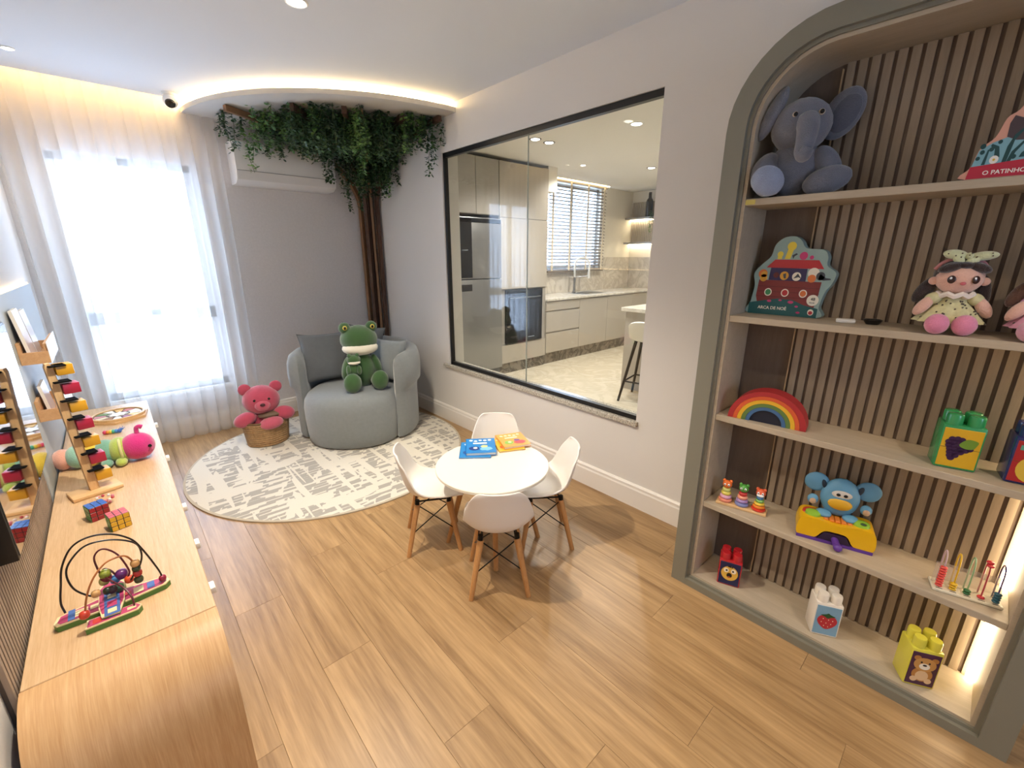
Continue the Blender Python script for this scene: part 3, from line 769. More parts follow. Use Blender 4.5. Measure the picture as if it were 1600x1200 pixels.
# ================================================================ PLUSH TOYS, BASKET
def fur(name, col, var=.08):
    return mat(name, col, .95, bump=.7, bscale=260, sheen=.6, var=var, vscale=35)
def E(name, parent, m, *ells, smooth=180):
    mb = MB()
    for e in ells:
        c, r = e[0], e[1]; rot = e[2] if len(e) > 2 else (0, 0, 0)
        mb.ell(c, r, rot, 22, 14, noise=.012)
    return mb.build(name, m, parent, smooth)
m_eye = mat('black eye', '#0c0a0a', .15)
m_frog = fur('frog plush', '#35592b'); m_cre = fur('cream plush', '#e6e0cd', .03)
fg = thing('frog_plush', 'big green frog plush with a cream mouth hugging a baby frog on the armchair', 'plush toy', (1.45, 3.45, .455), math.radians(-14))
fg.scale = (.93, .95, .98)
E('body', fg, m_frog, ((0, 0, .14), (.125, .105, .16)))
hd = E('head', fg, m_frog, ((0, -.01, .400), (.158, .125, .118)))
E('mouth', hd, m_cre, ((0, -.035, .330), (.152, .112, .060)))
for s in (-1, 1):
    e = E('eye', hd, m_frog, ((s*.112, -.02, .500), (.050, .045, .048)))
    E('iris', e, mat('frog iris', '#c9b14a', .3), ((s*.114, -.060, .506), (.019, .012, .019)))
    E('pupil', e, m_eye, ((s*.114, -.069, .506), (.010, .007, .012)))
    E('leg', fg, m_frog, ((s*.11, -.10, .05), (.055, .11, .05)), ((s*.115, -.195, .075), (.074, .048, .082)))
    E('arm', fg, m_frog, ((s*.13, -.03, .17), (.038, .05, .10), (0, -s*.30, 0)))
bb = E('baby_frog', fg, m_frog, ((-.085, -.125, .175), (.048, .045, .06)), ((-.08, -.135, .255), (.058, .045, .042)), ((-.115, -.14, .293), (.017, .017, .017)), ((-.05, -.14, .293), (.017, .017, .017)),
        ((-.13, -.14, .17), (.02, .03, .045)), ((-.045, -.155, .17), (.02, .025, .04)))
E('baby_mouth', bb, m_cre, ((-.08, -.15, .235), (.052, .036, .018)))

bsk = thing('woven_basket', 'brown woven basket holding the pink bear beside the curtain', 'basket', (.765, 3.86, .011), .1)
m_bas = wood('basket straw', '#8a6b46', '#b7946a', axis=2, scale=30, rough=.85, stretch=2, coords='Object')
mb = MB()
for i in range(11):
    z = .012+i*.0175; f = .90+.012*i
    mb.tube([(.165*f*math.cos(a), .135*f*math.sin(a), z+.002*math.sin(9*a)) for a in [2*PI*j/40 for j in range(40)]], .0105, 7, 0, closed=True)
mb.build('coils', m_bas, bsk, 60)
MB().tube([(.170*math.cos(a), .140*math.sin(a), .203) for a in [2*PI*j/40 for j in range(40)]], .009, 8, 0, closed=True).build('rim', mat('basket rim', '#6d5436', .8, bump=.4, bscale=300), bsk)
MB().lathe([(.001, .006), (.14, .006), (.14, .016), (.001, .016)], 30).build('bottom', m_bas, bsk)

br = thing('teddy_bear', 'pink teddy bear sitting in the woven basket with arms over the rim', 'plush toy', (.765, 3.86, .035), math.radians(-10))
br.scale = (1.18, 1.1, 1.18)
m_pk = fur('pink plush', '#b5435a'); m_pk2 = fur('pink plush light', '#c2566b')
E('body', br, m_pk, ((0, .005, .12), (.10, .09, .135)))
hd = E('head', br, m_pk, ((-.005, -.02, .295), (.115, .10, .10)))
E('muzzle', hd, m_pk2, ((-.005, -.105, .275), (.048, .035, .038)))
MB().ell((-.005, -.142, .288), (.016, .010, .011)).build('nose', mat('bear nose', '#4a1c22', .3), hd)
for s in (-1, 1):
    MB().ell((-.005+s*.042, -.108, .315), (.009, .006, .009)).build('eye', m_eye, hd)
    E('ear', hd, m_pk, ((s*.093, -.01, .375), (.040, .022, .040)))
E('arm', br, m_pk, ((-.118, -.060, .180), (.072, .048, .048), (0, -.35, 0)))
E('arm', br, m_pk, ((.118, -.060, .190), (.070, .048, .048), (0, .15, 0)))
E('foot', br, m_pk2, ((.03, -.115, .145), (.075, .05, .042), (0, -.1, 0)))
E('collar_ribbon', br, mat('bear ribbon', '#6f5a48', .7), ((.03, -.075, .195), (.075, .04, .022)))

# ================================================================ BOOKS ON THE LOW TABLE
def tome(name, label, u, v, z, w, d, h, rz, cols, group='picture books on the low table'):
    p = pix(u, v, 2, z); t = thing(name, label, 'book', (p.x, p.y, z), rz, group)
    MB().box(-w/2+.003, w/2-.003, -d/2+.003, d/2-.003, .0015, h-.0015).build('pages', mat('paper', '#e9e4da', .8), t, 0)
    cv = mat('cover'+cols[0], cols[0], .35)
    MB().box(-w/2, w/2, -d/2, d/2, 0, .0015).box(-w/2, w/2, -d/2, d/2, h-.0015, h).box(-w/2, -w/2+.0018, -d/2, d/2, 0, h).build('cover', cv, t, 0)
    ms = [mat('ink'+c, c, .4) for c in cols[1:]]
    mb = MB(); rd = random.Random(hash(cols[0]) % 97+len(label))
    z1 = h+.0006
    def blot(cx, cy, rx, ry, mi, n=14, zz=0):
        mb.add([(cx+rx*math.cos(2*PI*i/n)*rd.uniform(.85, 1.1), cy+ry*math.sin(2*PI*i/n)*rd.uniform(.85, 1.1), z1+zz) for i in range(n)], [list(range(n))], mi)
    for i in range(5): blot(-w*.32+i*w*.16, d*.33+rd.uniform(-.006, .006), w*.065, d*.055, 0)
    mb.box(-w*.25, w*.22, d*.10, d*.19, z1, z1+.0003, 0)
    blot(-w*.22, -d*.2, w*.18, d*.14, 1, zz=.0002); blot(w*.18, -d*.24, w*.22, d*.13, 2, zz=.0004); blot(.02, -d*.08, w*.12, d*.08, 3 if len(ms) > 3 else 0, zz=.0006)
    blot(-w*.18, -d*.18, w*.07, d*.06, 0, zz=.0008)
    mb.build('cover_print', ms, t, 0)
    return t
TR = .36
tome('picture_book', 'blue picture book lying under another blue book on the table', 743, 704, .4605, .17, .20, .007, -TR-.33, ['#2b86c9', '#dfeaf2', '#2659a0', '#d87a8c'])
tome('picture_book', 'blue picture book with a printed title on top of the other blue one', 751, 700, .4678, .165, .19, .016, -TR-.28, ['#1f7fc8', '#eef3f0', '#1d3b86', '#7cc0e6', '#e7d68a'])
tome('picture_book', 'yellow picture book lying under the orange one on the table', 794, 695, .4605, .15, .18, .007, -TR-.1, ['#e8b83a', '#f4ead0', '#d9673a', '#7fae45'])
tome('picture_book', 'orange and yellow picture book with green patch on top of the yellow one', 801, 690, .4678, .16, .18, .014, -TR-.05, ['#eda54a', '#f5e6c4', '#8dbb4c', '#d6484f', '#6a4a8c'])

# ================================================================ TOYS ON THE CABINET
def cube_toy(label, u, v, rz, top, front, side):
    p = pix(u, v, 2, CZ); s = .06
    t = thing('puzzle_cube', label, 'toy', (p.x, p.y, CZ+.0005), rz, 'puzzle cubes on the cabinet')
    MB().rbox(-s/2, s/2, -s/2, s/2, 0, s, .002, 2).build('core', mat('cube black', '#120f0e', .4), t)
    g = s/3; e = g*.44
    def st(c): return MB().rbox(-e, e, -e, e, -.0004, .0008, .0006, 1).mesh('sticker', mat('sticker'+c, c, .35), 0)
    for c, rot, off in ((top, (0, 0, 0), lambda a, b: (a, b, s)), (front, (PI/2, 0, 0), lambda a, b: (a, -s/2, s/2+b)), (side, (0, PI/2, 0), lambda a, b: (s/2, a, s/2+b)), ('#3f8f4f', (0, PI/2, 0), lambda a, b: (-s/2-.0004, a, s/2+b))):
        me = st(c)
        for i in (-1, 0, 1):
            for j in (-1, 0, 1): inst('sticker', me, t, off(i*g, j*g), rot)
    return t
cube_toy('puzzle cube with yellow front and pink top on the cabinet', 188, 822, .22, '#cf5a68', '#d9ac2e', '#c98a35')
cube_toy('puzzle cube with blue top and dark red front on the cabinet', 155, 808, .30, '#2f68c0', '#a02c33', '#7d2530')
# loose bead chain behind the cubes
p = pix(164, 795, 2, CZ)
bc = thing('bead_chain', 'small pink and white bead chain heaped behind the blue topped cube', 'toy', (p.x+.01, p.y+.045, CZ))
for i in range(14):
    a = i*.75; r_ = .008+.0016*i
    MB().ell((r_*math.cos(a), r_*math.sin(a)*.8, .006+.0025*i), .006, nu=10, nv=7).build('bead', mat('bead%d' % (i % 3), ('#d88a96', '#f0e6e2', '#b8434f')[i % 3], .35), bc)

# airplane bead maze
mz = thing('bead_maze', 'airplane shaped wooden bead maze with curved black and copper wires', 'toy', (0, 0, CZ+.0005))
mp_ = [mat('maze pink', '#b5406a', .45), mat('maze cream', '#e4d3a4', .5), mat('maze blue', '#4668a8', .45), mat('maze green', '#4f7a35', .5), mat('maze red', '#c0392f', .4)]
def mplank(name, pts, zt=.018, pr=()):
    o = MB().prism(pts, 0, zt, 0, plane='xy').build(name, mp_[3], mz, 0)
    cx = sum(a for a, b in pts)/len(pts); cy = sum(b for a, b in pts)/len(pts)
    MB().prism([(cx+(a-cx)*1.0, cy+(b-cy)*1.0) for a, b in pts], zt, zt+.004, plane='xy').build('rim', mp_[1], o, 0)
    mb = MB()
    mb.prism([(cx+(a-cx)*.94, cy+(b-cy)*.84) for a, b in pts], zt+.0042, zt+.0048, 0, plane='xy')
    for k, (a, b, w, h, c) in enumerate(pr): mb.box(a-w/2, a+w/2, b-h/2, b+h/2, zt+.0048+.0003*k, zt+.0055+.0003*k, c)
    mb.build('print', mp_, o, 0); return o
mplank('wing', [(-.292, 1.598), (-.285, 1.585), (-.16, 1.575), (-.04, 1.590), (-.028, 1.605), (-.04, 1.635), (-.16, 1.655), (-.285, 1.628)], .016,
       [(-.235, 1.61, .03, .03, 1), (-.255, 1.612, .015, .05, 2), (-.205, 1.612, .02, .02, 1), (-.105, 1.612, .024, .03, 1), (-.075, 1.612, .018, .034, 2), (-.13, 1.61, .016, .016, 4)])
mplank('tailplane', [(-.226, 1.518), (-.112, 1.515), (-.102, 1.53), (-.112, 1.548), (-.222, 1.555)], .016, [(-.20, 1.535, .02, .02, 4), (-.125, 1.532, .02, .012, 1), (-.165, 1.535, .02, .02, 2)])
o = mplank('fuselage', [(-.19, 1.53), (-.15, 1.525), (-.138, 1.58), (-.135, 1.68), (-.15, 1.715), (-.18, 1.715), (-.196, 1.68), (-.196, 1.58)], .024,
       [(-.166, 1.60, .035, .15, 2), (-.166, 1.58, .022, .03, 0), (-.166, 1.62, .02, .02, 1), (-.166, 1.545, .02, .02, 1), (-.166, 1.66, .02, .04, 4)])
m_w1 = mat('maze wire black', '#191416', .35); m_w2 = mat('maze wire copper', '#a9693a', .35); m_w3 = mat('maze wire maroon', '#5a1f2a', .35)
def wire(pts, m, r=.0026): return MB().tube(spline(pts, 9), r, 7).build('wire', m, mz)
def P3(u, v, y):
    q = pix(u, v, 1, y); return (q.x, q.y, q.z-CZ)
yw = 1.607
wire([P3(102, 958, 1.600), P3(95, 942, yw), P3(95, 915, yw), P3(97, 885, yw), P3(112, 855, yw), P3(140, 839, yw), P3(175, 835, yw), P3(205, 843, yw), P3(222, 858, yw), P3(240, 880, yw), P3(251, 896, yw), P3(254, 906, yw)], m_w1)
yw2 = 1.62
wire([P3(150, 932, 1.60), P3(135, 930, yw2), P3(115, 920, yw2), P3(104, 900, yw2), P3(108, 880, yw2), P3(130, 855, yw2), P3(160, 845, yw2), P3(190, 844, yw2), P3(213, 850, yw2), P3(221, 865, yw2), P3(219, 882, yw2), P3(208, 900, 1.62), P3(203, 910, 1.64)], m_w1)
wire([P3(163, 905, 1.66), P3(153, 890, 1.66), P3(147, 872, 1.66), P3(155, 860, 1.66), P3(168, 859, 1.66), P3(185, 868, 1.66), P3(200, 888, 1.65), P3(202, 897, 1.64), P3(196, 908, 1.64)], m_w3)
wire([P3(133, 968, 1.54), P3(135, 935, 1.545), P3(145, 905, 1.56), P3(162, 882, 1.58), P3(180, 872, 1.60), P3(195, 869, 1.61), P3(206, 876, 1.62), P3(213, 890, 1.625), P3(216, 908, 1.625)], m_w2)
wire([P3(211, 951, 1.535), P3(207, 935, 1.54), P3(195, 920, 1.57), P3(175, 908, 1.62), P3(162, 900, 1.66), P3(160, 893, 1.67), P3(164, 889, 1.67), P3(175, 893, 1.66), P3(186, 905, 1.66)], m_w3)
def bead(u, v, y, r, c, h=1.0):
    q = P3(u, v, y); MB().ell(q, (r, r, r*h), nu=14, nv=9, pw=.85).build('bead', mat('mbead'+c, c, .3), mz)
for u, v, y, r, c in ((254, 903, yw, .010, '#8e1f3a'), (150, 928, 1.605, .011, '#c79a62'), (132, 961, 1.54, .012, '#c2412e'), (202, 905, 1.64, .012, '#d8552c'), (211, 880, 1.62, .012, '#c79a62'), (213, 888, 1.622, .011, '#3d4a2c'), (215, 895, 1.624, .012, '#b3302c'), (217, 905, 1.625, .012, '#4a5230'),
                      (190, 897, 1.66, .016, '#6a2d6f'), (164, 897, 1.66, .014, '#8f9a3a'), (166, 903, 1.66, .014, '#7e2836'), (163, 908, 1.66, .013, '#b9b36a'), (176, 921, 1.62, .012, '#2a1a22'), (168, 923, 1.62, .011, '#23301c'), (186, 918, 1.63, .013, '#33553b'), (180, 905, 1.66, .013, '#4a86c4')):
    bead(u, v, y, r, c)

# cascade tower
p = pix(150, 768, 2, CZ)
tw = thing('cascade_tower', 'tall beech post with yellow, red and black paddles on a flat base', 'toy', (p.x, p.y, CZ+.0005), .25)
m_bee = wood('beech', '#d2a873', '#e4c08e', axis=2, scale=6, rough=.45, stretch=8, coords='Object')
m_bee2 = wood('beech flat', '#d2a873', '#e4c08e', axis=0, scale=6, rough=.45, stretch=8, coords='Object')
MB().rbox(-.085, .085, -.055, .055, 0, .016, .003, 2).build('base', m_bee2, tw)
MB().prism([(-.016, .014), (.016, .014), (.012, .585), (.007, .60), (-.007, .60), (-.012, .585)], -.012, .018, M=Matrix.Rotation(-.05, 4, 'Y')).build('post', m_bee, tw, 30)
for i in range(7):
    z = .055+i*.082; c = '#d29c27' if i % 2 == 0 else '#a8213f'
    dx = -.05*z/1.0
    b_ = MB().rbox(.014+dx, .068+dx, -.026, .034, z, z+.044, .003, 2).build('paddle', mat('paddle'+c, c, .35), tw)
    MB().cyl((.058+dx, -.0225, z+.024), (.058+dx, -.0235, z+.024), .004, n=10).build('pin', mat('pin grey', '#8c8c8c', .3, metal=.8), b_)
    if i: MB().rbox(-.004+dx, .050+dx, -.034, .020, z-.030, z-.024, .002, 1, M=Matrix.Translation((0, 0, 0))).build('black_plate', mat('plate black', '#0d0b0a', .85, spec=.1), tw)
MB().rbox(-.004-.03, .050-.03, -.034, .020, .585, .591, .002, 1).build('black_plate', mat('plate black', '#0d0b0a', .85, spec=.1), tw)

# caterpillar plush
ct = thing('caterpillar_plush', 'long plush caterpillar with striped pastel segments and a pink head', 'plush toy', (0, 0, CZ))
cols = ['#e2a58f', '#93c2ad', '#dcbf3f', '#6fa28c', '#a9bd52']
qh = pix(215, 697, 2, CZ+.07)
for i, (c, r) in enumerate(zip(cols, (.052, .058, .062, .064, .066))):
    q = (qh.x-.068-.054*(4-i), qh.y+.10*(1-(i+1)/5)+.02, r*.97)
    E('segment', ct, fur('cat'+c, c, .05), (q, (r*.80, r*1.04, r)))
    if i > 2: E('leg', ct, fur('cat'+c, c, .05), ((q[0]-.005, q[1]-.066, .022), (.024, .034, .020)))
q = pix(215, 697, 2, CZ+.07); q.z = .072
m_ch = fur('caterpillar pink', '#c8267a', .05)
hd = E('head', ct, m_ch, ((q.x, q.y, q.z), (.073, .068, .070)))
MB().tube(spline([(q.x+.01, q.y, q.z+.06), (q.x+.012, q.y, q.z+.095), (q.x+.024, q.y-.004, q.z+.104), (q.x+.034, q.y-.004, q.z+.098)], 5), [.010]*13+[.012]*3, 8).build('antenna', m_ch, hd)
for a in (-.02, .048): MB().ell((q.x+a, q.y-.061+.3*abs(a-.014)*.5, q.z+.004), (.008, .006, .009)).build('eye', m_eye, hd)
MB().tube([(q.x-.066, q.y+.052*math.cos(a), q.z+.052*math.sin(a)) for a in [2*PI*j/24 for j in range(24)]], .006, 6, closed=True).build('collar_ruffle', fur('ruffle', '#cfd08a', .05), hd)

# small rainbow caterpillar of beads
rb = thing('rainbow_bead_caterpillar', 'tiny rainbow caterpillar toy with blue spikes behind the plush caterpillar', 'toy', (0, 0, CZ))
for i, c in enumerate(('#d7456b', '#e08a3a', '#e6cf4a', '#4bb08e', '#3f87c9', '#3a6ac0')):
    q = pix(164+i*4.5, 676-i*.6, 2, CZ+.012)
    MB().ell((q.x, q.y, .0125), (.012, .012, .012), nu=12, nv=8).build('segment', mat('rcs'+c, c, .4), rb)
for k in range(6):
    a = k*PI/3; MB().cyl((q.x+.008, q.y, .016), (q.x+.014+.014*math.cos(a), q.y+.01*math.sin(a), .028+.008*math.sin(a)), .003, .001, 6).build('spike', mat('rspike', '#2f6fc0', .4), rb)

# activity wheel on a wooden board
p = pix(186, 652, 2, CZ)
wb = thing('wheel_board', 'round wooden activity wheel on a hexagonal board near the curtain', 'toy', (p.x, p.y, CZ+.0005), .2)
MB().prism([(.165*math.cos(2*PI*i/6+.2), .165*math.sin(2*PI*i/6+.2)) for i in range(6)], 0, .012, plane='xy').build('board', m_bee2, wb, 0)
MB().lathe([(.132, .0125), (.140, .0125), (.140, .026), (.136, .028), (.128, .028), (.124, .026), (.124, .0125)], 48).build('rim', m_bee, wb)
MB().lathe([(.001, .0125), (.122, .0125), (.122, .018), (.001, .018)], 48).build('dial', mat('dial dark', '#54463c', .5), wb)
pal = ['#e8d9b8', '#b9553f', '#d9a93a', '#f0ead8', '#6d8f55', '#c98a8f', '#e3d3b3', '#a3703a', '#f0ead8', '#8c2f4f', '#d8b44a', '#efe6d2']
for i in range(12):
    a0, a1 = 2*PI*i/12+.05, 2*PI*(i+1)/12-.05
    pts = [(.062*math.cos(a), .062*math.sin(a)) for a in (a0, a1)]+[(.118*math.cos(a), .118*math.sin(a)) for a in (a1, (a0+a1)/2, a0)]
    MB().prism(pts, .0182, .021, plane='xy').build('wedge', mat('wedge'+pal[i], pal[i], .5), wb, 0)
MB().prism([((.055 if i % 2 else .034)*math.cos(PI*i/8), (.055 if i % 2 else .034)*math.sin(PI*i/8)) for i in range(16)], .0182, .023, plane='xy').build('star', mat('star white', '#f2efe8', .5), wb, 0)

# wall racks with books
def rack(label, z, clear):
    t = thing('wall_rack', label, 'rack', (XL+.019, 2.92, z))
    m_r = wood('rack oak', '#b98d62', '#d0a67a', axis=1, scale=4, rough=.5, stretch=10)
    MB().box(0, .095, 0, .42, 0, .014).build('ledge', m_r, t, 0)
    MB().box(0, .012, 0, .42, .014, .10).build('back_board', m_r, t, 0)
    MB().box(.012, .095, 0, .012, .014, .055).build('end_piece', m_r, t, 0); MB().box(.012, .095, .408, .42, .014, .055).build('end_piece', m_r, t, 0)
    MB().box(.083, .095, .012, .408, .014, .09).build('front_board', m_r, t, 0)
    MB().box(.0952, .098, 0, .42, 0, .098).build('front_cover', mat('rack white', '#eeeae4', .4), t, 0)
    return t
rack('upper oak wall rack with a white front and a white pamphlet standing in it', 1.02, True)
rack('lower oak wall rack with a white front beside the cascade tower', .745, False)
def leaflet(label, y, z, m, h=.24):
    t = thing('pamphlet', label, 'book', (XL+.019+.030, y, z), 0)
    Mx = Matrix.Rotation(-.10, 4, 'Y')
    MB().box(0, .010, 0, .17, 0, h, M=Mx).build('pages', mat('paper', '#e9e4da', .8), t, 0)
    MB().box(.010, .0115, 0, .17, 0, h, M=Mx).box(-.0015, 0, 0, .17, 0, h, M=Mx).build('cover', m, t, 0)
leaflet('pale pink white pamphlet standing in the upper wall rack', 2.945, 1.0345, mat('pamphlet white', '#e9dfe0', .25), .23)
leaflet('pale pamphlet standing further along the upper wall rack', 3.14, 1.0345, mat('pamphlet pale', '#dcd6d6', .25), .21)
leaflet('white pamphlet standing in the lower wall rack', 3.0, .7595, mat('pamphlet white', '#e9dfe0', .25), .14)

# ================================================================ TOYS IN THE BOOKCASE
FACE = math.radians(-90)
# elephant
el = thing('elephant_plush', 'grey blue elephant plush with big ears on the top shelf', 'plush toy', (1.885, .575, ZS[4]+.001), math.radians(-68))
el.scale = (.92, .92, .97)
m_el = fur('elephant plush', '#6c6f7b'); m_els = fur('elephant sole', '#8f9bb4'); m_eli = fur('elephant ear inside', '#565a68')
E('body', el, m_el, ((0, .01, .10), (.088, .080, .10)))
hd = E('head', el, m_el, ((.0, -.01, .235), (.098, .085, .088)))
E('ear', hd, m_el, ((-.100, -.005, .285), (.026, .045, .092), (.1, .40, .35))); E('ear', hd, m_el, ((.128, .02, .268), (.060, .024, .084), (0, .45, -.25)))
E('ear_lining', hd, m_eli, ((.133, .003, .264), (.042, .014, .062), (0, .45, -.25)))
MB().tube(spline([(.012, -.075, .235), (.014, -.105, .205), (.012, -.112, .165), (.008, -.118, .135), (.012, -.135, .122), (.022, -.142, .142)], 6), [.038-.0006*i for i in range(31)], 14).build('trunk', m_el, hd, 180)
for s in (-1, 1):
    MB().ell((.010+s*.040, -.088+.004, .258), (.010, .006, .010)).build('eye_rim', mat('eye ring', '#c9b9a0', .4), hd)
    MB().ell((.010+s*.040, -.0915, .258), (.007, .005, .007)).build('eye', m_eye, hd)
E('arm', el, m_el, ((-.10, -.02, .095), (.045, .05, .065), (0, .5, 0))); E('arm', el, m_el, ((.10, -.03, .105), (.04, .04, .065), (0, -.6, 0)))
lg = E('leg', el, m_el, ((-.085, -.045, .048), (.045, .065, .045))); E('sole', lg, m_els, ((-.088, -.092, .052), (.058, .030, .050), (0, .5, 0)))
E('leg', el, m_el, ((.105, -.065, .046), (.078, .045, .045), (0, -.25, .1)))

def Lc(u0, v0, sx, sz):
    return lambda pts: [((u-u0)*sx, (v0-v)*sz) for u, v in pts]
# ark box
L1 = Lc(560, 885, .000335, .000388)
ak = thing('ark_puzzle_box', 'die cut puzzle box with a printed animal ark', 'box', (1.962, .548, ZS[3]+.0005), FACE)
m_akb = mat('ark blue', '#8fa9a6', .45); m_ake = mat('ark edge', '#54666a', .5)
sil = smoothpoly(L1([(195, 885), (195, 760), (215, 600), (190, 480), (260, 390), (345, 310), (375, 200), (455, 135), (560, 125), (630, 165), (690, 235), (850, 250), (905, 310), (915, 395), (1005, 460), (985, 560), (935, 640), (905, 780), (900, 885)]), 5)
sil = [(a, max(b, 0)) for a, b in sil]
MB().prism(sil, -.020, .022).build('box', m_akb, ak, 30)
inks = ['#1d5a5c', '#7b2a2c', '#b52832', '#2a2352', '#d9a03a', '#e9d24a', '#c73a74', '#ece6d6', '#39404a', '#d8743a', '#5a1d22', '#3b8a58']
mi = [mat('arkink'+c, c, .45) for c in inks]
mb = MB(); y0 = -.0203
def fl_(pts, c, k, sm=False): mb.flat(smoothpoly(L1(pts), 4) if sm else L1(pts), y0-.00025*k, c)
fl_([(180, 884), (180, 775), (340, 745), (480, 720), (640, 725), (760, 770), (900, 795), (900, 884)], 0, 3)
fl_([(255, 540), (890, 545), (880, 680), (860, 790), (265, 760), (245, 700)], 1, 1)
for v in (600, 650, 700): fl_([(255, v), (885, v+4), (885, v+9), (255, v+5)], 10, 2)
fl_([(365, 415), (735, 425), (735, 545), (355, 540)], 3, 1)
fl_([(395, 340), (830, 345), (890, 425), (315, 418)], 2, 2)
for u, v, r, c in ((288, 480, 48, 9), (300, 485, 34, 4), (430, 490, 30, 10), (515, 495, 45, 4), (640, 500, 45, 7), (800, 465, 55, 7), (790, 515, 40, 9), (870, 490, 42, 8), (545, 215, 45, 5), (440, 290, 30, 5), (675, 305, 40, 6), (755, 320, 20, 6), (300, 520, 40, 4)):
    d = L1([(u, v)])[0]; mb.disc(d[0], d[1], r*.000335, r*.00036, y0-.00025*(3 if r < 46 else 2.5), c)
fl_([(490, 335), (515, 230), (570, 235), (545, 335)], 5, 2); fl_([(415, 335), (420, 270), (465, 275), (460, 335)], 5, 2)
fl_([(865, 470), (920, 505), (965, 510), (970, 522), (905, 530), (850, 520)], 8, 3)
fl_([(575, 335), (560, 300), (600, 280), (615, 290), (585, 310)], 8, 2); fl_([(610, 520), (650, 470), (690, 520), (660, 505)], 8, 4); fl_([(500, 480), (530, 470), (535, 520), (515, 520)], 8, 4)
for u, c in ((372, 11), (550, 2), (733, 9)):
    d = L1([(u, 660)])[0]; mb.disc(d[0], d[1], .0135, .0150, y0-.0006, 7); mb.disc(d[0], d[1], .0100, .0112, y0-.0008, c)
d = L1([(838, 718)])[0]; mb.disc(d[0], d[1], .0195, .0205, y0-.001, 7)
d = L1([(838, 833)])[0]; mb.disc(d[0], d[1], .0100, .0115, y0-.001, 7); mb.disc(d[0], d[1]-.002, .007, .007, y0-.0012, 2)
for u, v, r in ((400, 748, 16), (625, 748, 20), (715, 845, 14), (515, 735, 12), (690, 787, 12)):
    d = L1([(u, v)])[0]; mb.disc(d[0], d[1], r*.0005, r*.00028, y0-.0011, 6)
mb.build('cover_print', mi, ak, 0)
RX = (PI/2, 0, 0)
d = L1([(440, 818)])[0]; text('title', 'ARCA DE NO\u00c9', .0165, (d[0], y0-.0011, d[1]), RX, mi[7], ak, sx=.95)
d = L1([(840, 708)])[0]; text('piece_count', '48', .015, (d[0], y0-.0014, d[1]), RX, mi[8], ak)
d = L1([(835, 742)])[0]; text('piece_word', 'PE\u00c7AS', .006, (d[0], y0-.0014, d[1]), RX, mi[8], ak)

# duckling story book
db = thing('duckling_book', 'die cut story book with a red base strip and a pink rounded top', 'book', (1.815, .008, ZS[4]+.0005), FACE)
Ld = Lc(1180, 970, .00023, .000262)   # zoomed 1380..1600 crop, 5.45x
out = smoothpoly(Ld([(690, 968), (715, 850), (745, 690), (850, 590), (900, 430), (980, 370), (1060, 230), (1190, 150), (1330, 165), (1440, 260), (1520, 390), (1600, 450), (1640, 620), (1700, 700), (1720, 850), (1740, 968)]), 4)
out = [(a, max(0, b)) for a, b in out]
m_dp = mat('book pink', '#dba38d', .45)
MB().prism(out, -.012, .016).build('board', m_dp, db, 30)
di = [mat('dk'+c, c, .45) for c in ('#b8293f', '#7fb0bd', '#4f4246', '#1f4a4c', '#f0ece2', '#c64b3a', '#d9b23a')]
mb = MB(); y0 = -.0123
def fd(pts, c, k): mb.flat(Ld(pts), y0-.0003*k, c)
fd([(690, 965), (705, 850), (1200, 815), (1725, 850), (1738, 965)], 0, 3)
fd([(712, 850), (745, 700), (840, 640), (960, 600), (1250, 610), (1600, 640), (1690, 720), (1720, 850)], 1, 1)
fd([(940, 600), (935, 480), (960, 415), (1070, 465), (1200, 460), (1400, 450), (1500, 520), (1480, 620), (1200, 655), (1020, 640)], 2, 2)
for pts in ([(950, 840), (965, 690), (1000, 590), (1050, 540), (1060, 560), (1010, 640), (985, 840)], [(985, 840), (1010, 740), (1080, 650), (1100, 655), (1040, 750), (1015, 840)], [(880, 780), (870, 700), (830, 670), (840, 650), (900, 680), (925, 780)], [(790, 840), (815, 700), (830, 700), (820, 840)], [(1075, 800), (1090, 760), (1110, 740), (1120, 800)], [(1150, 800), (1160, 760), (1180, 740), (1190, 800)]):
    fd(pts, 3, 2.5)
for u, v, r, c in ((770, 665, 26, 3), (775, 720, 22, 3), (750, 775, 20, 3), (900, 640, 20, 3), (845, 700, 22, 3), (885, 800, 40, 4), (1070, 380, 26, 4), (1130, 395, 26, 4), (1035, 790, 22, 3)):
    d = Ld([(u, v)])[0]; mb.disc(d[0], d[1], r*.00021, r*.00025, y0-.0009, c)
for u, v, r, c in ((885, 800, 12, 6), (1070, 378, 8, 2), (1130, 393, 8, 2)):
    d = Ld([(u, v)])[0]; mb.disc(d[0], d[1], r*.00021, r*.00025, y0-.0012, c)
fd([(1060, 290), (1080, 265), (1130, 250), (1155, 240), (1150, 260), (1090, 295), (1065, 305)], 5, 2)
mb.build('cover_print', di, db, 0)
d = Ld([(820, 915)])[0]; text('title', 'O PATINHO FEIO', .0145, (d[0], y0-.0012, d[1]-.001), RX, di[4], db, align='LEFT', sx=1.0)

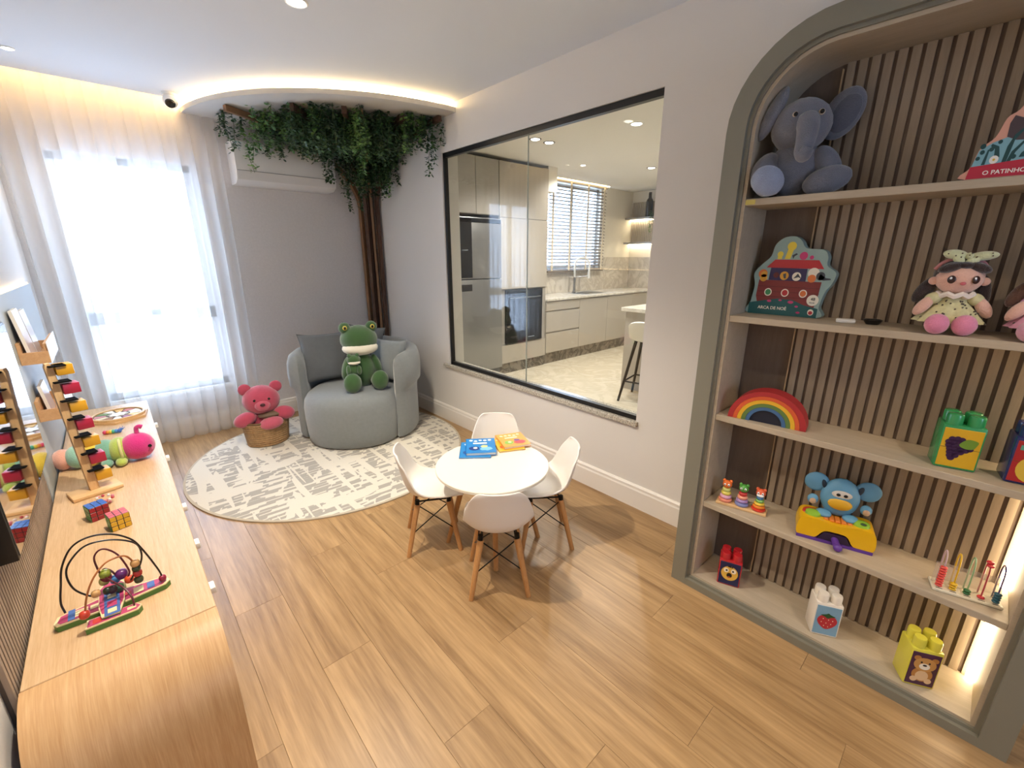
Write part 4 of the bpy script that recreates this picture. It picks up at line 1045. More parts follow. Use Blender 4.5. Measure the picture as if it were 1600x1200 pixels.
# doll
def doll(label, loc, rz, dress, shoe, hairc, bow):
    t = thing('rag_doll', label, 'doll', loc, rz, 'rag dolls on the shelf')
    sk = fur('doll skin', '#e5b6a2', .02); dm = mat('dress'+dress, dress, .85, var=.18, vscale=70); hm = fur('hair'+hairc, hairc, .1); sh = fur('shoe'+shoe, shoe, .03)
    nv_ = lambda u, v: None
    def skirt(u, v):
        a = 2*PI*v; r = .030+.050*u+.006*math.sin(9*a)*u; return (r*1.0*math.cos(a), r*.8*math.sin(a)-.006*u, .098-.066*u)
    MB().grid(skirt, 8, 54, wrap=True).ell((0, 0, .088), (.036, .030, .034)).build('dress', dm, t, 80)
    MB().tube([(.040*math.cos(a), -.004+.034*math.sin(a), .112+.004*math.sin(8*a)) for a in [2*PI*j/32 for j in range(32)]], .008, 6, closed=True).build('collar', mat('doll collar', '#e9dfd2', .8), t)
    hd = E('head', t, sk, ((0, -.006, .160), (.054, .046, .046)))
    hr = MB()
    hr.ell((0, .008, .172), (.057, .046, .046), nu=22, nv=14)
    hr.ell((-.030, -.030, .192), (.030, .020, .014), (0, -.35, 0)); hr.ell((.030, -.030, .192), (.030, .020, .014), (0, .35, 0)); hr.ell((0, -.034, .198), (.022, .016, .010))
    hr.ell((-.066, .012, .125), (.020, .018, .045), (0, .5, 0)); hr.ell((.064, .014, .122), (.017, .016, .050), (0, -.15, 0))
    hr.build('hair', hm, hd, 180)
    for s in (-1, 1):
        E('ear', hd, sk, ((s*.056, -.008, .152), (.012, .008, .012)))
        e = MB().ell((s*.026, -.0485, .158), (.0095, .004, .0115), (0, 0, s*.45)).build('eye', mat('doll eye', '#3a2320', .2), hd)
        MB().ell((s*.026-.003, -.0525, .162), (.003, .0015, .0035)).build('eye_glint', mat('glint and face white', '#ffffff', .2), e)
        E('arm', t, sk, ((s*.066, -.016, .078), (.016, .017, .034), (0, s*-.55, 0)))
        E('sleeve', t, dm, ((s*.046, -.008, .100), (.022, .022, .018), (0, s*.5, 0)))
        E('shoe', t, sh, ((s*.030-.008, -.074, .030), (.028, .026, .030))); E('leg', t, sk, ((s*.026-.004, -.05, .026), (.015, .03, .015)))
    MB().ell((0, -.052, .147), (.0065, .003, .005)).build('mouth', mat('doll mouth', '#c9636a', .4), hd)
    MB().tube(spline([(-.058, 0, .185), (-.04, -.004, .208), (0, -.006, .219), (.04, -.004, .208), (.058, 0, .185)], 5), .005, 8).build('headband', mat('headband', '#cf8c8c', .6), hd)
    bm_ = fur('bow'+bow, bow, .12)
    b = E('bow', hd, bm_, ((-.026, -.022, .228), (.028, .014, .014), (0, .15, 0)), ((.034, -.022, .224), (.032, .014, .013), (0, -.12, 0)), ((-.018, -.028, .215), (.017, .01, .011), (0, .8, 0)), ((.012, -.03, .210), (.017, .01, .011), (0, -.5, 0)), ((.003, -.026, .224), (.009, .012, .010)))
    mb = MB(); rd = random.Random(3)
    for i in range(40):
        a = rd.uniform(PI*1.05, PI*1.95); u = rd.random(); r = .030+.050*u+.006*math.sin(9*a)*u+.001
        mb.ell((r*math.cos(a), r*.8*math.sin(a)-.006*u-.001, .098-.066*u), (.0025, .0025, .0025), nu=6, nv=4)
    for i in range(10):
        mb.ell((rd.uniform(-.05, .06), -.037, .226+rd.uniform(-.006, .006)), .002, nu=6, nv=4)
    mb.build('dots', mat('dress dots', '#54493f', .7), t)['kind'] = 'stuff'
    return t
doll('rag doll in a pale dotted dress with a spotted bow and pink shoes', (1.885, .082, ZS[3]+.001), math.radians(-74), '#cfc99a', '#dd86a4', '#2c1c1a', '#cfd3a8')
doll('rag doll in a dusty pink dress beside the doll with the spotted bow', (1.885, -.118, ZS[3]+.001), math.radians(-84), '#cf94ac', '#d49ab0', '#5a3a2a', '#dfb6c2')

# remote and black bowl
p = pix(1321, 501, 2, ZS[3])
o = MB().rbox(-.028, .028, -.02, .02, 0, .012, .004, 2).build('white_remote', mat('remote white', '#e6e2da', .4)); o.location = (1.90, .335, ZS[3]+.0005); o.rotation_euler = (0, 0, FACE+.2)
tag(o, 'small white box shaped remote on the shelf beside the ark box', 'remote')
o = MB().lathe([(.001, 0), (.018, 0), (.026, .012), (.027, .016), (.024, .016), (.017, .006), (.001, .005)], 24).build('black_dish', mat('dish black', '#141210', .3)); o.location = (1.915, .262, ZS[3]+.0005)
tag(o, 'small shiny black dish between the white remote and the dolls', 'dish')

# nested wooden rainbow
rn = thing('rainbow_arches', 'nested wooden rainbow of red, orange, yellow, green and blue arches', 'toy', (1.865, .515, ZS[2]+.0005), math.radians(-82))
def arch(r0, r1, m, d=.038):
    n = 24; a = [PI*i/n for i in range(n+1)]
    out = [(r1*math.cos(t), r1*math.sin(t)*.94) for t in a]; inn_ = [(r0*math.cos(t), r0*math.sin(t)*.94) for t in a]
    vs = [(x, y_, z) for y_ in (-d, d) for (x, z) in out]+[(x, y_, z) for y_ in (-d, d) for (x, z) in inn_]; k = n+1
    fs = []
    for i in range(n):
        fs += [(i, i+1, k+i+1, k+i), (2*k+i, 2*k+i+1, 3*k+i+1, 3*k+i), (i, i+1, 2*k+i+1, 2*k+i), (k+i, k+i+1, 3*k+i+1, 3*k+i)]
    fs += [(0, k, 3*k, 2*k), (n, k+n, 3*k+n, 2*k+n)]
    return MB().add(vs, fs).build('arch', m, rn, 40)
rr = .138
for c, w in (('#a82a2e', .020), ('#d2592e', .0155), ('#e0ae2c', .0155), ('#5f7a3c', .0155), ('#3f6590', .0145)):
    arch(rr-w, rr-.0008, mat('rbow'+c, c, .5)); rr -= w
MB().prism([(rr*.985*math.cos(PI*i/20), rr*.985*math.sin(PI*i/20)*.94) for i in range(21)], -.030, .038).build('core', mat('rbow core', '#16192a', .6), rn, 40)

# stacking animals
sk_ = thing('stacking_animals', 'wooden board with three ring stacks topped by orange, green and fox heads', 'toy', (1.865, .555, ZS[1]+.0005), math.radians(-78))
MB().rbox(-.098, .098, -.026, .026, 0, .012, .002, 1).build('board', m_bee2, sk_)
for cx, ringsc, hc in ((-.065, ('#e08a72', '#d9a3c0', '#d9c95a', '#c9d07a'), '#e0702e'), (0, ('#7f86b8', '#a58ac0', '#e59a80', '#c93f3c'), '#4f9a3e'), (.065, ('#cf3d2c', '#e0802e', '#e3c044', '#7fb05a', '#4f86b8'), '#d8603a')):
    st = MB().cyl((cx, 0, .012), (cx, 0, .075), .003, n=8).build('peg', m_bee, sk_)
    z = .012
    for i, c in enumerate(ringsc):
        r = .027-.0035*i; h = .064/len(ringsc)
        MB().lathe([(.004, 0), (r*.8, 0), (r, h*.3), (r, h*.7), (r*.8, h*.98), (.004, h*.98)], 22, c=(cx, 0, z)).build('ring', mat('ring'+c, c, .35), sk_)
        z += h
    h_ = MB().ell((cx, 0, z+.017), (.019, .017, .018)).ell((cx-.013, 0, z+.032), (.007, .006, .008)).ell((cx+.013, 0, z+.032), (.007, .006, .008)).build('animal_head', mat('head'+hc, hc, .35), sk_, 60)
    for s in (-1, 1):
        MB().ell((cx+s*.008, -.0155, z+.020), (.0045, .003, .0055)).build('eye', mat('glint and face white', '#ffffff', .2), h_)  # the eyeball's own white, also used on the muzzle
        MB().ell((cx+s*.008, -.0183, z+.020), (.002, .0015, .003)).build('pupil', m_eye, h_)
    if hc == '#d8603a': MB().ell((cx, -.013, z+.010), (.014, .006, .007)).build('muzzle', mat('glint and face white', '#ffffff', .2), h_)

# musical mouse toy
mo = thing('mouse_piano', 'yellow and purple toy keyboard with a blue mouse figure standing behind it', 'toy', (1.905, .232, ZS[1]+.0005), math.radians(-74))
m_ye = mat('toy yellow', '#e3b012', .3); m_pu = mat('toy purple', '#5b3590', .35); m_bl = fur('mouse blue', '#4b7f9f', .05); m_lb = mat('mouse light blue', '#5f95b4', .5)
ks = smoothpoly([(-.118, .0), (-.120, .05), (-.105, .075), (-.06, .078), (0, .070), (.06, .078), (.105, .075), (.120, .05), (.118, .0), (.07, -.0), (.055, .006), (.035, .035), (0, .04), (-.035, .035), (-.055, .006), (-.07, .0)], 4)
ks = [(a, max(b, 0)+.012) for a, b in ks]
MB().prism(ks, -.055, .045).build('shell', m_ye, mo, 40)
MB().prism([(a*1.03, b) for a, b in ((-.115, 0), (.115, 0), (.115, .0115), (-.115, .0115))], -.058, .048).build('base', m_pu, mo, 0)
MB().prism([(-.052, .0118), (.052, .0118), (.034, .044), (-.034, .044)], -.0552, -.048).build('arch_panel', mat('toy dark purple', '#2c1836', .5), mo, 0)
MB().tube([(.0, -.045, .026), (.006, -.075, .018), (.010, -.095, .016)], [.011, .012, .0135], 12).ell((.010, -.095, .016), (.0145, .0145, .0145)).build('lever', m_pu, mo, 60)
for cx, c in ((-.075, '#8cb83a'), (.075, '#8cb83a')):
    MB().lathe([(.001, 0), (.027, 0), (.025, .010), (.015, .015), (.001, .016)], 22, c=(cx, -.015, .088)).build('button', mat('btn green', c, .25), mo)
MB().ell((.078, -.032, .103), (.010, .006, .004)).build('button_mark', mat('mark dark', '#2f4a2e', .4), mo)
MB().lathe([(.001, 0), (.030, 0), (.028, .006), (.001, .007)], 22, c=(-.080, .002, .086)).build('button_ring', mat('btn red', '#c8402f', .3), mo)
for i in range(5): MB().rbox(-.042+i*.0185, -.026+i*.0185, -.035, .008, .082, .091, .002, 1).build('key', mat('key orange', '#dd7f2a', .35), mo)
bd = E('mouse_body', mo, m_lb, ((0, .022, .165), (.062, .035, .078)))
E('belly', bd, mat('belly yellow', '#cf9f1e', .5), ((0, -.008, .150), (.038, .012, .024)))
MB().ell((0, -.0085, .190), (.032, .006, .016)).build('eye_patch', mat('patch cream', '#d6cfc2', .5), bd)
for s in (-1, 1):
    MB().ell((s*.011, -.0135, .190), (.007, .003, .006)).build('eye', m_eye, bd)
    E('ear', bd, m_lb, ((s*.080, .028, .208), (.040, .012, .039), (0, s*.3, 0)))
    E('ear_fold', bd, mat('fold dark', '#1c2a38', .6), ((s*.056, .018, .208), (.008, .008, .018), (0, s*.3, 0)))
    E('foot', bd, m_lb, ((s*.042, .0, .096), (.026, .026, .014)))
    E('hand', bd, m_lb, ((s*.083, .012, .140), (.018, .014, .020))); E('palm', bd, mat('palm tan', '#bf9c7c', .5), ((s*.083, -.001, .136), (.011, .006, .012)))

# building blocks
def block(name, label, x, y, z, rz, w, h, d, body, panel, split=False):
    t = thing(name, label, 'toy block', (x, y, z+.0005), rz)
    m = mat('blk'+body, body, .25, coat=.3)
    MB().rbox(-w/2, w/2, -d/2, d/2, 0, h, .005, 2).build('body', m, t)
    for sx in (-1, 1):
        for sy in (-1, 1):
            r = w*.205
            MB().lathe([(.001, 0), (r, 0), (r, h*.20), (r*.9, h*.235), (.001, h*.24)], 24, c=(sx*w*.245, sy*d*.25, h-.001)).build('stud', m, t)
    pm = mat('pan'+panel, panel, .4)
    MB().rbox(-w*.45, w*.45, -d/2-.0012, -d/2+.002, h*.05, h*.93, .001, 1).build('picture_panel', pm, t, 0)
    if split: MB().box(-w*.452, w*.452, -d/2-.0014, -d/2-.0011, h*.485, h*.495).build('seam', mat('seam brown', '#5a4a1c', .6), t, 0)
    return t, -d/2-.0015
t, yf = block('fruit_block', 'green building block with a purple grape cluster on a yellow panel', 1.885, -.017, ZS[2], math.radians(-76), .098, .142, .080, '#2f8f52', '#d3a51c', True)
mg = mat('grape purple', '#3a1c44', .4); mb = MB()
for a, b in ((-.022, .098), (-.010, .100), (.0, .098), (-.028, .088), (-.016, .088), (-.004, .088), (.008, .088), (-.026, .077), (-.014, .077), (-.002, .077), (.010, .077), (.022, .072), (-.022, .066), (-.010, .066), (.002, .066), (.014, .066), (-.020, .055), (-.008, .055), (.004, .058), (-.018, .044), (-.006, .046), (-.014, .036)):
    mb.disc(a, b, .0085, .0085, yf-.0004, 0, 14)
mb.build('grape_print', mg, t, 0)
MB().flat(smoothpoly([(-.004, .082), (.008, .100), (.020, .103), (.036, .098), (.034, .085), (.028, .074), (.010, .072)], 4), yf-.0008).build('leaf_print', mat('leafprint', '#6d8f2c', .4), t, 0)

t, yf = block('letter_block', 'dark blue building block with a red and yellow panel beside the grape block', 1.90, -.175, ZS[2], math.radians(-80), .105, .142, .085, '#232a66', '#b2282c', True)
MB().disc(-.005, .05, .032, .040, yf-.0004).build('yellow_print', mat('yprint', '#dfc04a', .4), t, 0)
MB().flat([(-.04, .105), (.02, .105), (.02, .12), (-.04, .12)], yf-.0004).build('teal_print', mat('tprint', '#5fae9a', .4), t, 0)

t, yf = block('face_block', 'red building block with a yellow animal face on a dark blue panel', 1.872, .560, ZS[0], math.radians(-70), .092, .130, .08, '#b3222a', '#1c1f4a', True)
inkf = [mat('f'+c, c, .4) for c in ('#e0b24a', '#f1e6d0', '#1c1210', '#b4552e')]
mb = MB(); mb.disc(0, .066, .034, .037, yf-.0004, 0, 26)
for s in (-1, 1): mb.disc(s*.015, .080, .0105, .012, yf-.0007, 1); mb.disc(s*.013, .080, .004, .005, yf-.001, 2)
mb.flat([(-.012, .098), (.0, .110), (.004, .100), (.012, .106), (.010, .096)], yf-.0006, 2); mb.disc(0, .056, .011, .013, yf-.0007, 2); mb.disc(0, .047, .007, .004, yf-.001, 3)
mb.build('face_print', inkf, t, 0)

t, yf = block('fruit_block', 'white building block with a red strawberry on a light blue panel', 1.868, .195, ZS[0], math.radians(-62), .090, .150, .08, '#e4ddd0', '#7ba3bd')
MB().flat(smoothpoly([(0, .035), (.024, .052), (.033, .075), (.022, .095), (.0, .092), (-.022, .095), (-.033, .075), (-.024, .052)], 4), yf-.0004).build('strawberry_print', mat('strawb', '#b52a34', .4), t, 0)
MB().flat(smoothpoly([(-.024, .098), (-.008, .104), (0, .110), (.008, .104), (.024, .098), (.010, .092), (0, .086), (-.010, .092)], 3), yf-.0007).build('leaf_print', mat('strawleaf', '#27502c', .4), t, 0)
mb = MB()
for a, b in ((-.014, .082), (.004, .080), (.018, .078), (-.018, .066), (-.002, .064), (.014, .062), (-.008, .050), (.006, .048)): mb.disc(a, b, .0017, .0024, yf-.0007, 0, 8)
mb.build('seed_print', mat('seed', '#ecdfc2', .5), t, 0)

t, yf = block('bear_block', 'pale yellow building block with a tan bear on a purple panel', 1.862, -.085, ZS[0], math.radians(-62), .088, .155, .08, '#d8d04a', '#4a2340', True)
inkb = [mat('b'+c, c, .45) for c in ('#b9803f', '#e0bf94', '#f1ead8', '#1c1414', '#c99552')]
mb = MB()
mb.disc(0, .055, .029, .030, yf-.0004, 0); mb.disc(0, .050, .018, .021, yf-.0006, 1)
mb.disc(0, .098, .031, .028, yf-.0008, 4); mb.disc(-.024, .121, .010, .010, yf-.0006, 0); mb.disc(.024, .121, .010, .010, yf-.0006, 0)
mb.disc(0, .090, .015, .013, yf-.001, 2); mb.disc(0, .095, .006, .004, yf-.0012, 3); mb.disc(-.011, .106, .003, .004, yf-.0012, 3); mb.disc(.011, .106, .003, .004, yf-.0012, 3)
mb.disc(-.02, .032, .010, .011, yf-.0009, 1); mb.disc(.02, .032, .010, .011, yf-.0009, 1)
mb.build('bear_print', inkb, t, 0)

# bead counter
ab = thing('bead_counter', 'cream bead counter with five looped wires and a clear back sheet', 'toy', (1.872, -.135, ZS[1]+.0005), math.radians(-76))
MB().rbox(-.082, .082, -.035, .03, 0, .010, .002, 1).build('base', mat('counter cream', '#e2d9c0', .5), ab)
m_cl = mat('clear sheet', '#d8cfc0', .1, alpha=.28)
MB().box(-.080, .080, .004, .007, .010, .085).build('clear_sheet', m_cl, ab, 0)
for i, (c, wc, zs) in enumerate((('#d6473c', '#b9a0a8', [.012+k*.0095 for k in range(8)]), ('#d9b21e', '#d9b21e', [.012, .021, .030]), ('#2f6b3c', '#8fb88c', [.012, .021]), ('#c8343c', '#b84a52', [.012, .118, .126]), ('#2f5f70', '#6a5a88', [.012, .021, .030, .039]))):
    x = -.066+i*.033
    MB().tube(spline([(x, -.018, .010), (x, -.018, .07), (x, -.016, .112), (x, -.006, .132), (x, .006, .132), (x, .014, .112), (x, .014, .06), (x, .014, .010)], 5), .0022, 6).build('wire', mat('wire'+wc, wc, .3), ab)
    for z in zs:
        if z > .1: q = (x, -.010+(z-.118)*1.0, z+.008)
        else: q = (x, -.018, z+.003)
        MB().ell(q, (.0095, .0095, .0052), nu=14, nv=8).build('bead', mat('cbead'+c, c, .3), ab)
mb = MB()
for i in range(5): mb.box(-.066+i*.033-.008, -.066+i*.033+.008, -.032, -.028, .0102, .0106)
mb.build('number_print', mat('print dark', '#5a5248', .6), ab, 0)

# ================================================================ KITCHEN BEHIND THE GLASS
KX0, KX1, KY0, KY1 = XR+WT, 7.35, .3, 4.78
m_kw = mat('kitchen wall', '#e6dfd2', .8)
m_kt = stone('kitchen tile', '#ddd3bf', '#d0c5b0', 2.5, False, .16)
struct(MB().box(KX0, KX1+.1, KY0-.1, KY1+.1, -.08, 0).build('floor_kitchen', m_kt, smooth=0))
struct(MB().box(XR, KX1+.15, KY0-.1, KY1+.15, ZC, ZC+.1).build('ceiling_kitchen', mat('kitchen ceiling', '#e9e6df', .9), smooth=0))
kwx0, kwx1, kwz0, kwz1 = 5.05, 6.40, 1.30, 2.56
mb = MB()
mb.box(KX0-.0, kwx0, KY1, KY1+.15, 0, ZC).box(kwx1, KX1+.15, KY1, KY1+.15, 0, ZC).box(kwx0, kwx1, KY1, KY1+.15, 0, kwz0).box(kwx0, kwx1, KY1, KY1+.15, kwz1, ZC)
struct(mb.build('wall_kitchen_back', m_kw, smooth=0))
struct(MB().box(KX1, KX1+.15, KY0-.1, KY1, 0, ZC).build('wall_kitchen_right', m_kw, smooth=0))
struct(MB().box(KX0, KX1, KY0-.15, KY0-.1, 0, ZC).build('wall_kitchen_near', m_kw, smooth=0))
kw = sname('window_3')
for n_, a, b, c_, d in (('frame_rail', kwx0, kwx1, kwz0, kwz0+.05), ('frame_rail', kwx0, kwx1, kwz1-.05, kwz1), ('frame_stile', kwx0, kwx0+.05, kwz0, kwz1), ('frame_stile', kwx1-.05, kwx1, kwz0, kwz1), ('mullion', 5.69, 5.75, kwz0, kwz1)):
    MB().box(a, b, KY1+.06, KY1+.11, c_, d).build(n_, m_alu, kw, 0)
for a, b in ((kwx0+.05, 5.69), (5.75, kwx1-.05)): MB().box(a, b, KY1+.082, KY1+.088, kwz0+.05, kwz1-.05).build('pane', m_pane, kw, 0)
# venetian blind
vb = thing('venetian_blind', 'wooden venetian blind with pale tapes over the kitchen window', 'blind', (0, 0, 0))
m_vb = mat('blind slat', '#776c60', .5); m_tp = mat('blind tape', '#d6cab4', .7)
sl = MB().box(5.03, 6.42, -.025, .025, -.0015, .0015, M=Matrix.Identity(4)).mesh('slat', m_vb, 0)
z = 1.30
while z < 2.54: inst('slat', sl, vb, (0, 4.70, z), (.55, 0, 0)); z += .05
for x in (5.10, 5.50, 5.92, 6.34): MB().box(x-.02, x+.02, 4.668, 4.671, 1.28, 2.57).build('tape', m_tp, vb, 0)
MB().box(5.03, 6.42, 4.67, 4.735, 2.55, 2.598).build('head_rail', m_vb, vb, 0); MB().box(5.03, 6.42, 4.68, 4.72, 1.255, 1.28).build('bottom_rail', m_vb, vb, 0)

FY = 4.15
m_kc = mat('kitchen lacquer', '#a19c96', .25); m_kc2 = mat('kitchen lacquer light', '#b0a99f', .27)
m_st = mat('stainless', '#9a9b9d', .32, metal=.85); m_mar = stone('dark marble plinth', '#8b8378', '#4d4740', 5, False, .3)
# tall cabinets
tc = thing('tall_cabinet', 'tall grey lacquer kitchen cupboards around the refrigerator', 'cabinet', (0, 0, 0))
MB().box(KX0+.002, 2.905, FY+.02, KY1-.002, 0, 2.56).build('side_panel', m_kc, tc, 0)
MB().box(2.907, 3.595, FY+.02, KY1-.002, 1.955, 2.56).build('upper_carcass', m_kc, tc, 0)
for a, b in ((KX0+.004, 2.55), (2.554, 2.903)): MB().rbox(a, b, FY, FY+.019, .12, 2.555, .002, 1).build('door', m_kc, tc, 0)
for a, b in ((2.909, 3.25), (3.254, 3.593)): MB().rbox(a, b, FY, FY+.019, 1.96, 2.555, .002, 1).build('door', m_kc, tc, 0)
fr_ = thing('refrigerator', 'two door stainless refrigerator with a black panel on the freezer door', 'refrigerator', (0, 0, 0))
MB().box(2.93, 3.57, FY-.01, 4.74, .03, 1.92).build('body', mat('fridge grey', '#6d6e70', .5), fr_, 0)
dr = MB().rbox(2.925, 3.575, FY-.06, FY-.011, 1.245, 1.915, .006, 2).build('upper_door', m_st, fr_)
MB().box(2.93, 3.13, FY-.0625, FY-.0605, 1.26, 1.90).build('black_panel', mat('fridge black', '#17181b', .12), dr, 0)
MB().box(2.93, 3.56, FY-.0625, FY-.0605, 1.86, 1.905).build('black_band', mat('fridge black', '#17181b', .12), dr, 0)
MB().box(2.99, 3.07, FY-.064, FY-.0627, 1.56, 1.565).build('display_print', mat('display', '#8e98a2', .4), dr, 0)
dr = MB().rbox(2.925, 3.575, FY-.06, FY-.011, .13, 1.235, .006, 2).build('lower_door', m_st, fr_)
MB().box(2.94, 3.12, FY-.0625, FY-.0605, 1.11, 1.185).build('handle_recess', mat('fridge black', '#17181b', .12), dr, 0)
ot = thing('oven_tower', 'tall grey cupboard with a built in black oven', 'cabinet', (0, 0, 0))
MB().box(3.599, 4.44, FY+.02, KY1-.002, .14, 2.56).build('carcass', m_kc, ot, 0)
for a, b in ((.145, .385), (1.10, 1.94), (1.945, 2.555)): MB().rbox(3.602, 4.437, FY, FY+.019, a, b, .002, 1).build('door', m_kc2, ot, 0)
ov = MB().rbox(3.69, 4.35, FY-.012, FY+.019, .40, 1.085, .004, 1).build('oven', mat('oven glass', '#0d0e11', .08), ot)
MB().box(3.74, 4.30, FY-.03, FY-.024, .98, .992).box(3.76, 3.775, FY-.026, FY-.011, .98, .992).box(4.265, 4.28, FY-.026, FY-.011, .98, .992).build('oven_handle', m_st, ov, 0)
MB().box(4.08, 4.2, FY-.0135, FY-.0122, .45, .458).build('oven_mark', mat('display', '#8e98a2', .4), ov, 0)
MB().box(3.60, 4.437, FY+.03, FY+.05, 0, .14).build('plinth', m_mar, ot, 0)
# soffit box over the tower end
struct(MB().box(4.446, 4.62, FY+.02, KY1-.001, 2.30, 2.599).build('trim_3', mat('kitchen ceiling', '#e9e6df', .9), smooth=0))
# base units
bu = thing('base_cabinet', 'row of beige kitchen base units with drawers under the worktop', 'cabinet', (0, 0, 0))
MB().box(4.446, KX1-.002, FY+.02, KY1-.002, .16, .898).build('carcass', m_kc2, bu, 0)
MB().box(4.446, KX1-.002, FY+.045, FY+.065, 0, .16).build('plinth', m_mar, bu, 0)
for a, b in ((.165, .445), (.465, .745), (.765, .885)): MB().rbox(4.449, 5.17, FY, FY+.019, a, b, .002, 1).build('drawer', m_kc2, bu, 0)
for i in range(3): MB().rbox(5.174+i*.7, 5.87+i*.7, FY, FY+.019, .165, .885, .002, 1).build('door', m_kc2, bu, 0)
wt = thing('worktop', 'pale stone kitchen worktop with splashback below the blind', 'worktop', (0, 0, 0))
m_top = stone('worktop stone', '#d9d5cd', '#c3bdb3', 4, False, .2)
MB().rbox(4.446, KX1-.003, FY-.02, KY1-.003, .90, .93, .003, 1).build('slab', m_top, wt, 0)
m_spl = stone('splash marble', '#cdc6bb', '#b7aea2', 3, False, .25)
MB().box(4.446, KX1-.003, KY1-.022, KY1-.004, .931, 1.25).build('splashback', m_spl, wt, 0)
MB().box(6.45, KX1-.003, KY1-.022, KY1-.004, 1.25, 1.48).build('splashback', m_spl, wt, 0)
MB().box(KX1-.022, KX1-.004, 3.2, KY1-.024, .931, 1.48).build('splashback', m_spl, wt, 0)
sn = MB().rbox(5.45, 6.0, 4.28, 4.62, .930, .934, .002, 1).build('sink_rim', m_st, wt); MB().box(5.48, 5.97, 4.31, 4.59, .9342, .9346).build('sink_bowl', mat('sink shade', '#54565a', .3, metal=.7), sn, 0)
fc = thing('kitchen_faucet', 'tall white arched spring faucet behind the sink', 'faucet', (5.62, 4.64, .9305))
m_fc = mat('faucet', '#e4e4e2', .25, metal=.3)
MB().lathe([(.001, 0), (.028, 0), (.028, .02), (.02, .03), (.02, .24), (.001, .24)], 16).build('base', m_st, fc)
MB().tube(spline([(0, 0, .2), (0, 0, .44), (.06, -.03, .53), (.16, -.09, .53), (.21, -.12, .44), (.21, -.12, .30)], 6), .017, 10).build('spout', m_fc, fc)
MB().cyl((0, 0, .24), (.21, -.12, .26), .008, n=8).build('holder_arm', m_st, fc); MB().cyl((.21, -.12, .22), (.21, -.12, .32), .022, n=12).build('spray_head', m_fc, fc)
# peninsula
isl = thing('kitchen_island', 'beige kitchen island with a pale stone top', 'island', (0, 0, 0))
MB().box(4.30, 6.2, 1.2, 2.78, 0, .90).build('body', m_kc2, isl, 0); MB().rbox(4.255, 6.25, 1.15, 2.82, .902, .945, .004, 1).build('top', m_top, isl, 0)
# stool
so = thing('bar_stool', 'white seated bar stool with black splayed legs at the island', 'stool', (4.08, 2.35, 0), .2)
m_bl2 = mat('stool black', '#15120f', .4)
def seatfn(u, v):
    a = 2*PI*v; prof_ = [(.001, .66), (.15, .655), (.20, .68), (.215, .76), (.20, .77), (.185, .70), (.12, .685), (.001, .685)]; r, z = prof_[int(round(u*7))]
    k = 1 if math.sin(a) < .2 else 1; return (r*math.cos(a), r*.95*math.sin(a), z+(.10*max(0, -math.cos(a)) if r > .18 and z > .69 else 0))
MB().grid(seatfn, 8, 36, wrap=True).build('seat', mat('stool white', '#e9e4da', .5), so, 60)
for sx in (-1, 1):
    for sy in (-1, 1): MB().cyl((sx*.09, sy*.09, .66), (sx*.20, sy*.20, 0), .017, .013, 10).build('leg', m_bl2, so)
mb = MB()
for a, b in (((-1, -1), (1, -1)), ((1, -1), (1, 1)), ((1, 1), (-1, 1)), ((-1, 1), (-1, -1))): mb.cyl((a[0]*.165, a[1]*.165, .22), (b[0]*.165, b[1]*.165, .22), .009, n=8)
mb.build('foot_ring', m_bl2, so)
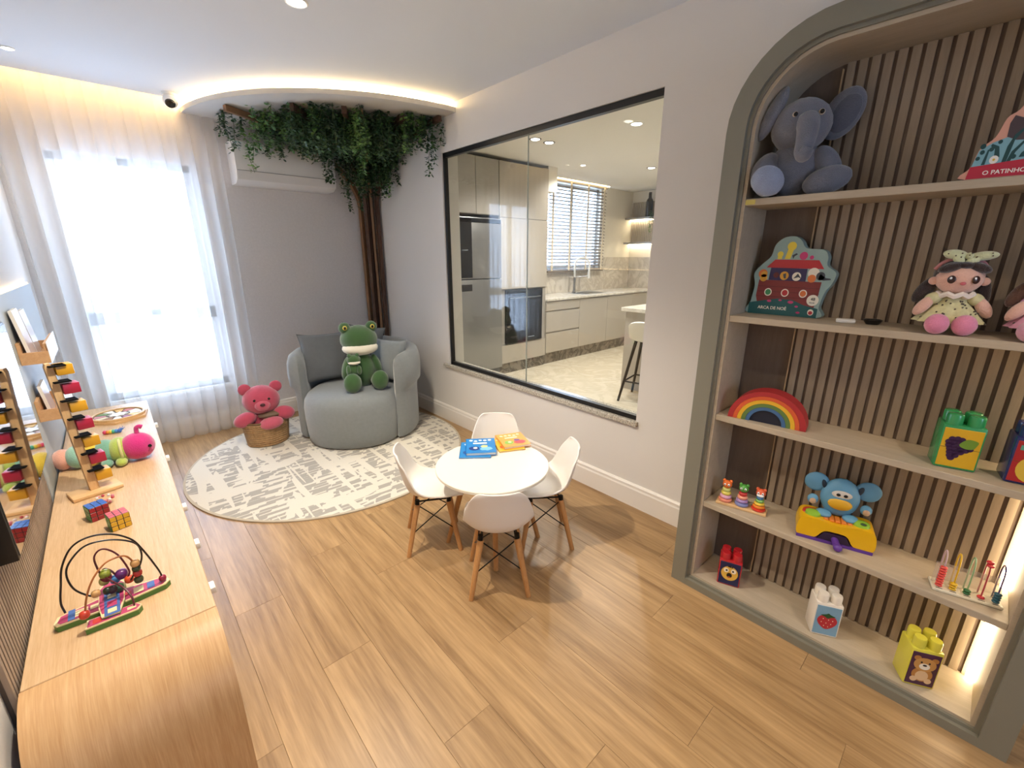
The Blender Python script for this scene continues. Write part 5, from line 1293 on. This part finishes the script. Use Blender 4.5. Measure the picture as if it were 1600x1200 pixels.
# lit wall shelves with fluted panel
p1 = pix(986, 345, 0, KX1); p2 = pix(986, 382, 0, KX1); ptop = pix(1000, 290, 0, KX1)
sh = thing('lit_wall_shelf', 'two lit grey shelves on a fluted panel above the worktop', 'shelf', (0, 0, 0))
ya, yb_ = 2.6, p1.y-.03
MB().box(KX1-.012, KX1-.002, ya, yb_, p2.z, 2.42).build('backing', mat('flute dark', '#8f8578', .7), sh, 0)
fm = MB().box(KX1-.024, KX1-.013, 0, .024, p2.z+.03, 2.42).mesh('flute', mat('flute', '#b8ad9e', .6), 0)
y = yb_-.03
while y > 3.3: inst('flute', fm, sh, (0, y, 0)); y -= .036
for p in (p1, p2):
    MB().box(KX1-.24, KX1-.026, ya, yb_, p.z, p.z+.03).build('shelf', m_kc, sh, 0)
    MB().box(KX1-.06, KX1-.04, ya, yb_, p.z-.012, p.z-.001).build('led_strip', emis('shelf led', (1, .82, .55), 22), sh, 0)
bt = MB().lathe([(.001, 0), (.055, 0), (.058, .01), (.058, .24), (.05, .28), (.026, .31), (.026, .40), (.001, .40)], 20).build('dark_bottle', mat('bottle dark', '#1a1613', .25))
q = pix(1013, 343, 0, KX1-.13); bt.location = (KX1-.13, q.y, p1.z+.0305); tag(bt, 'dark bottle shaped vase on the upper lit kitchen shelf', 'vase')
pp = thing('trailing_plant', 'small green trailing plant hanging over the lit kitchen shelf', 'plant', (KX1-.17, q.y-.22, p1.z+.031))
MB().lathe([(.001, 0), (.04, 0), (.055, .08), (.05, .08), (.001, .07)], 18).build('pot', m_white, pp)
for i in range(5):
    inst('vine', ST[(.32, i % 2)][i % 2], pp, (-.065-.02*i, .03*i-.05, .075), (0, 0, i))
inst('vine', ST[(.14, 0)][0], pp, (0, 0, .18), (0, 0, 0))
# kitchen spots
downlight('dark rimmed recessed spot in the kitchen ceiling, one of a close pair', 3.38, 3.355, 42, KLIGHT, 140, .06, dark=True, group='dark rimmed kitchen spots')
downlight('dark rimmed recessed spot in the kitchen ceiling, one of a close pair', 3.58, 3.355, 42, KLIGHT, 140, .06, dark=True, group='dark rimmed kitchen spots')
downlight('white recessed spot in the kitchen ceiling above the floor beside the island', 3.66, 2.40, 75, KLIGHT, 150, .06, estr=12)
downlight('small recessed spot in the kitchen ceiling in front of the blind', 4.735, 3.845, 42, KLIGHT, 150, .04)
downlight('recessed spot in the kitchen ceiling near the fluted shelves', 5.52, 3.35, 75, KLIGHT, 150, .06, dark=True, group=None)
tag(MB().box(5.0, 6.45, 4.655, 4.664, 2.590, 2.597).build('led_strip', emis('blind led', (1, .78, .45), 20), smooth=0), 'warm strip light along the kitchen ceiling above the blind', 'light')
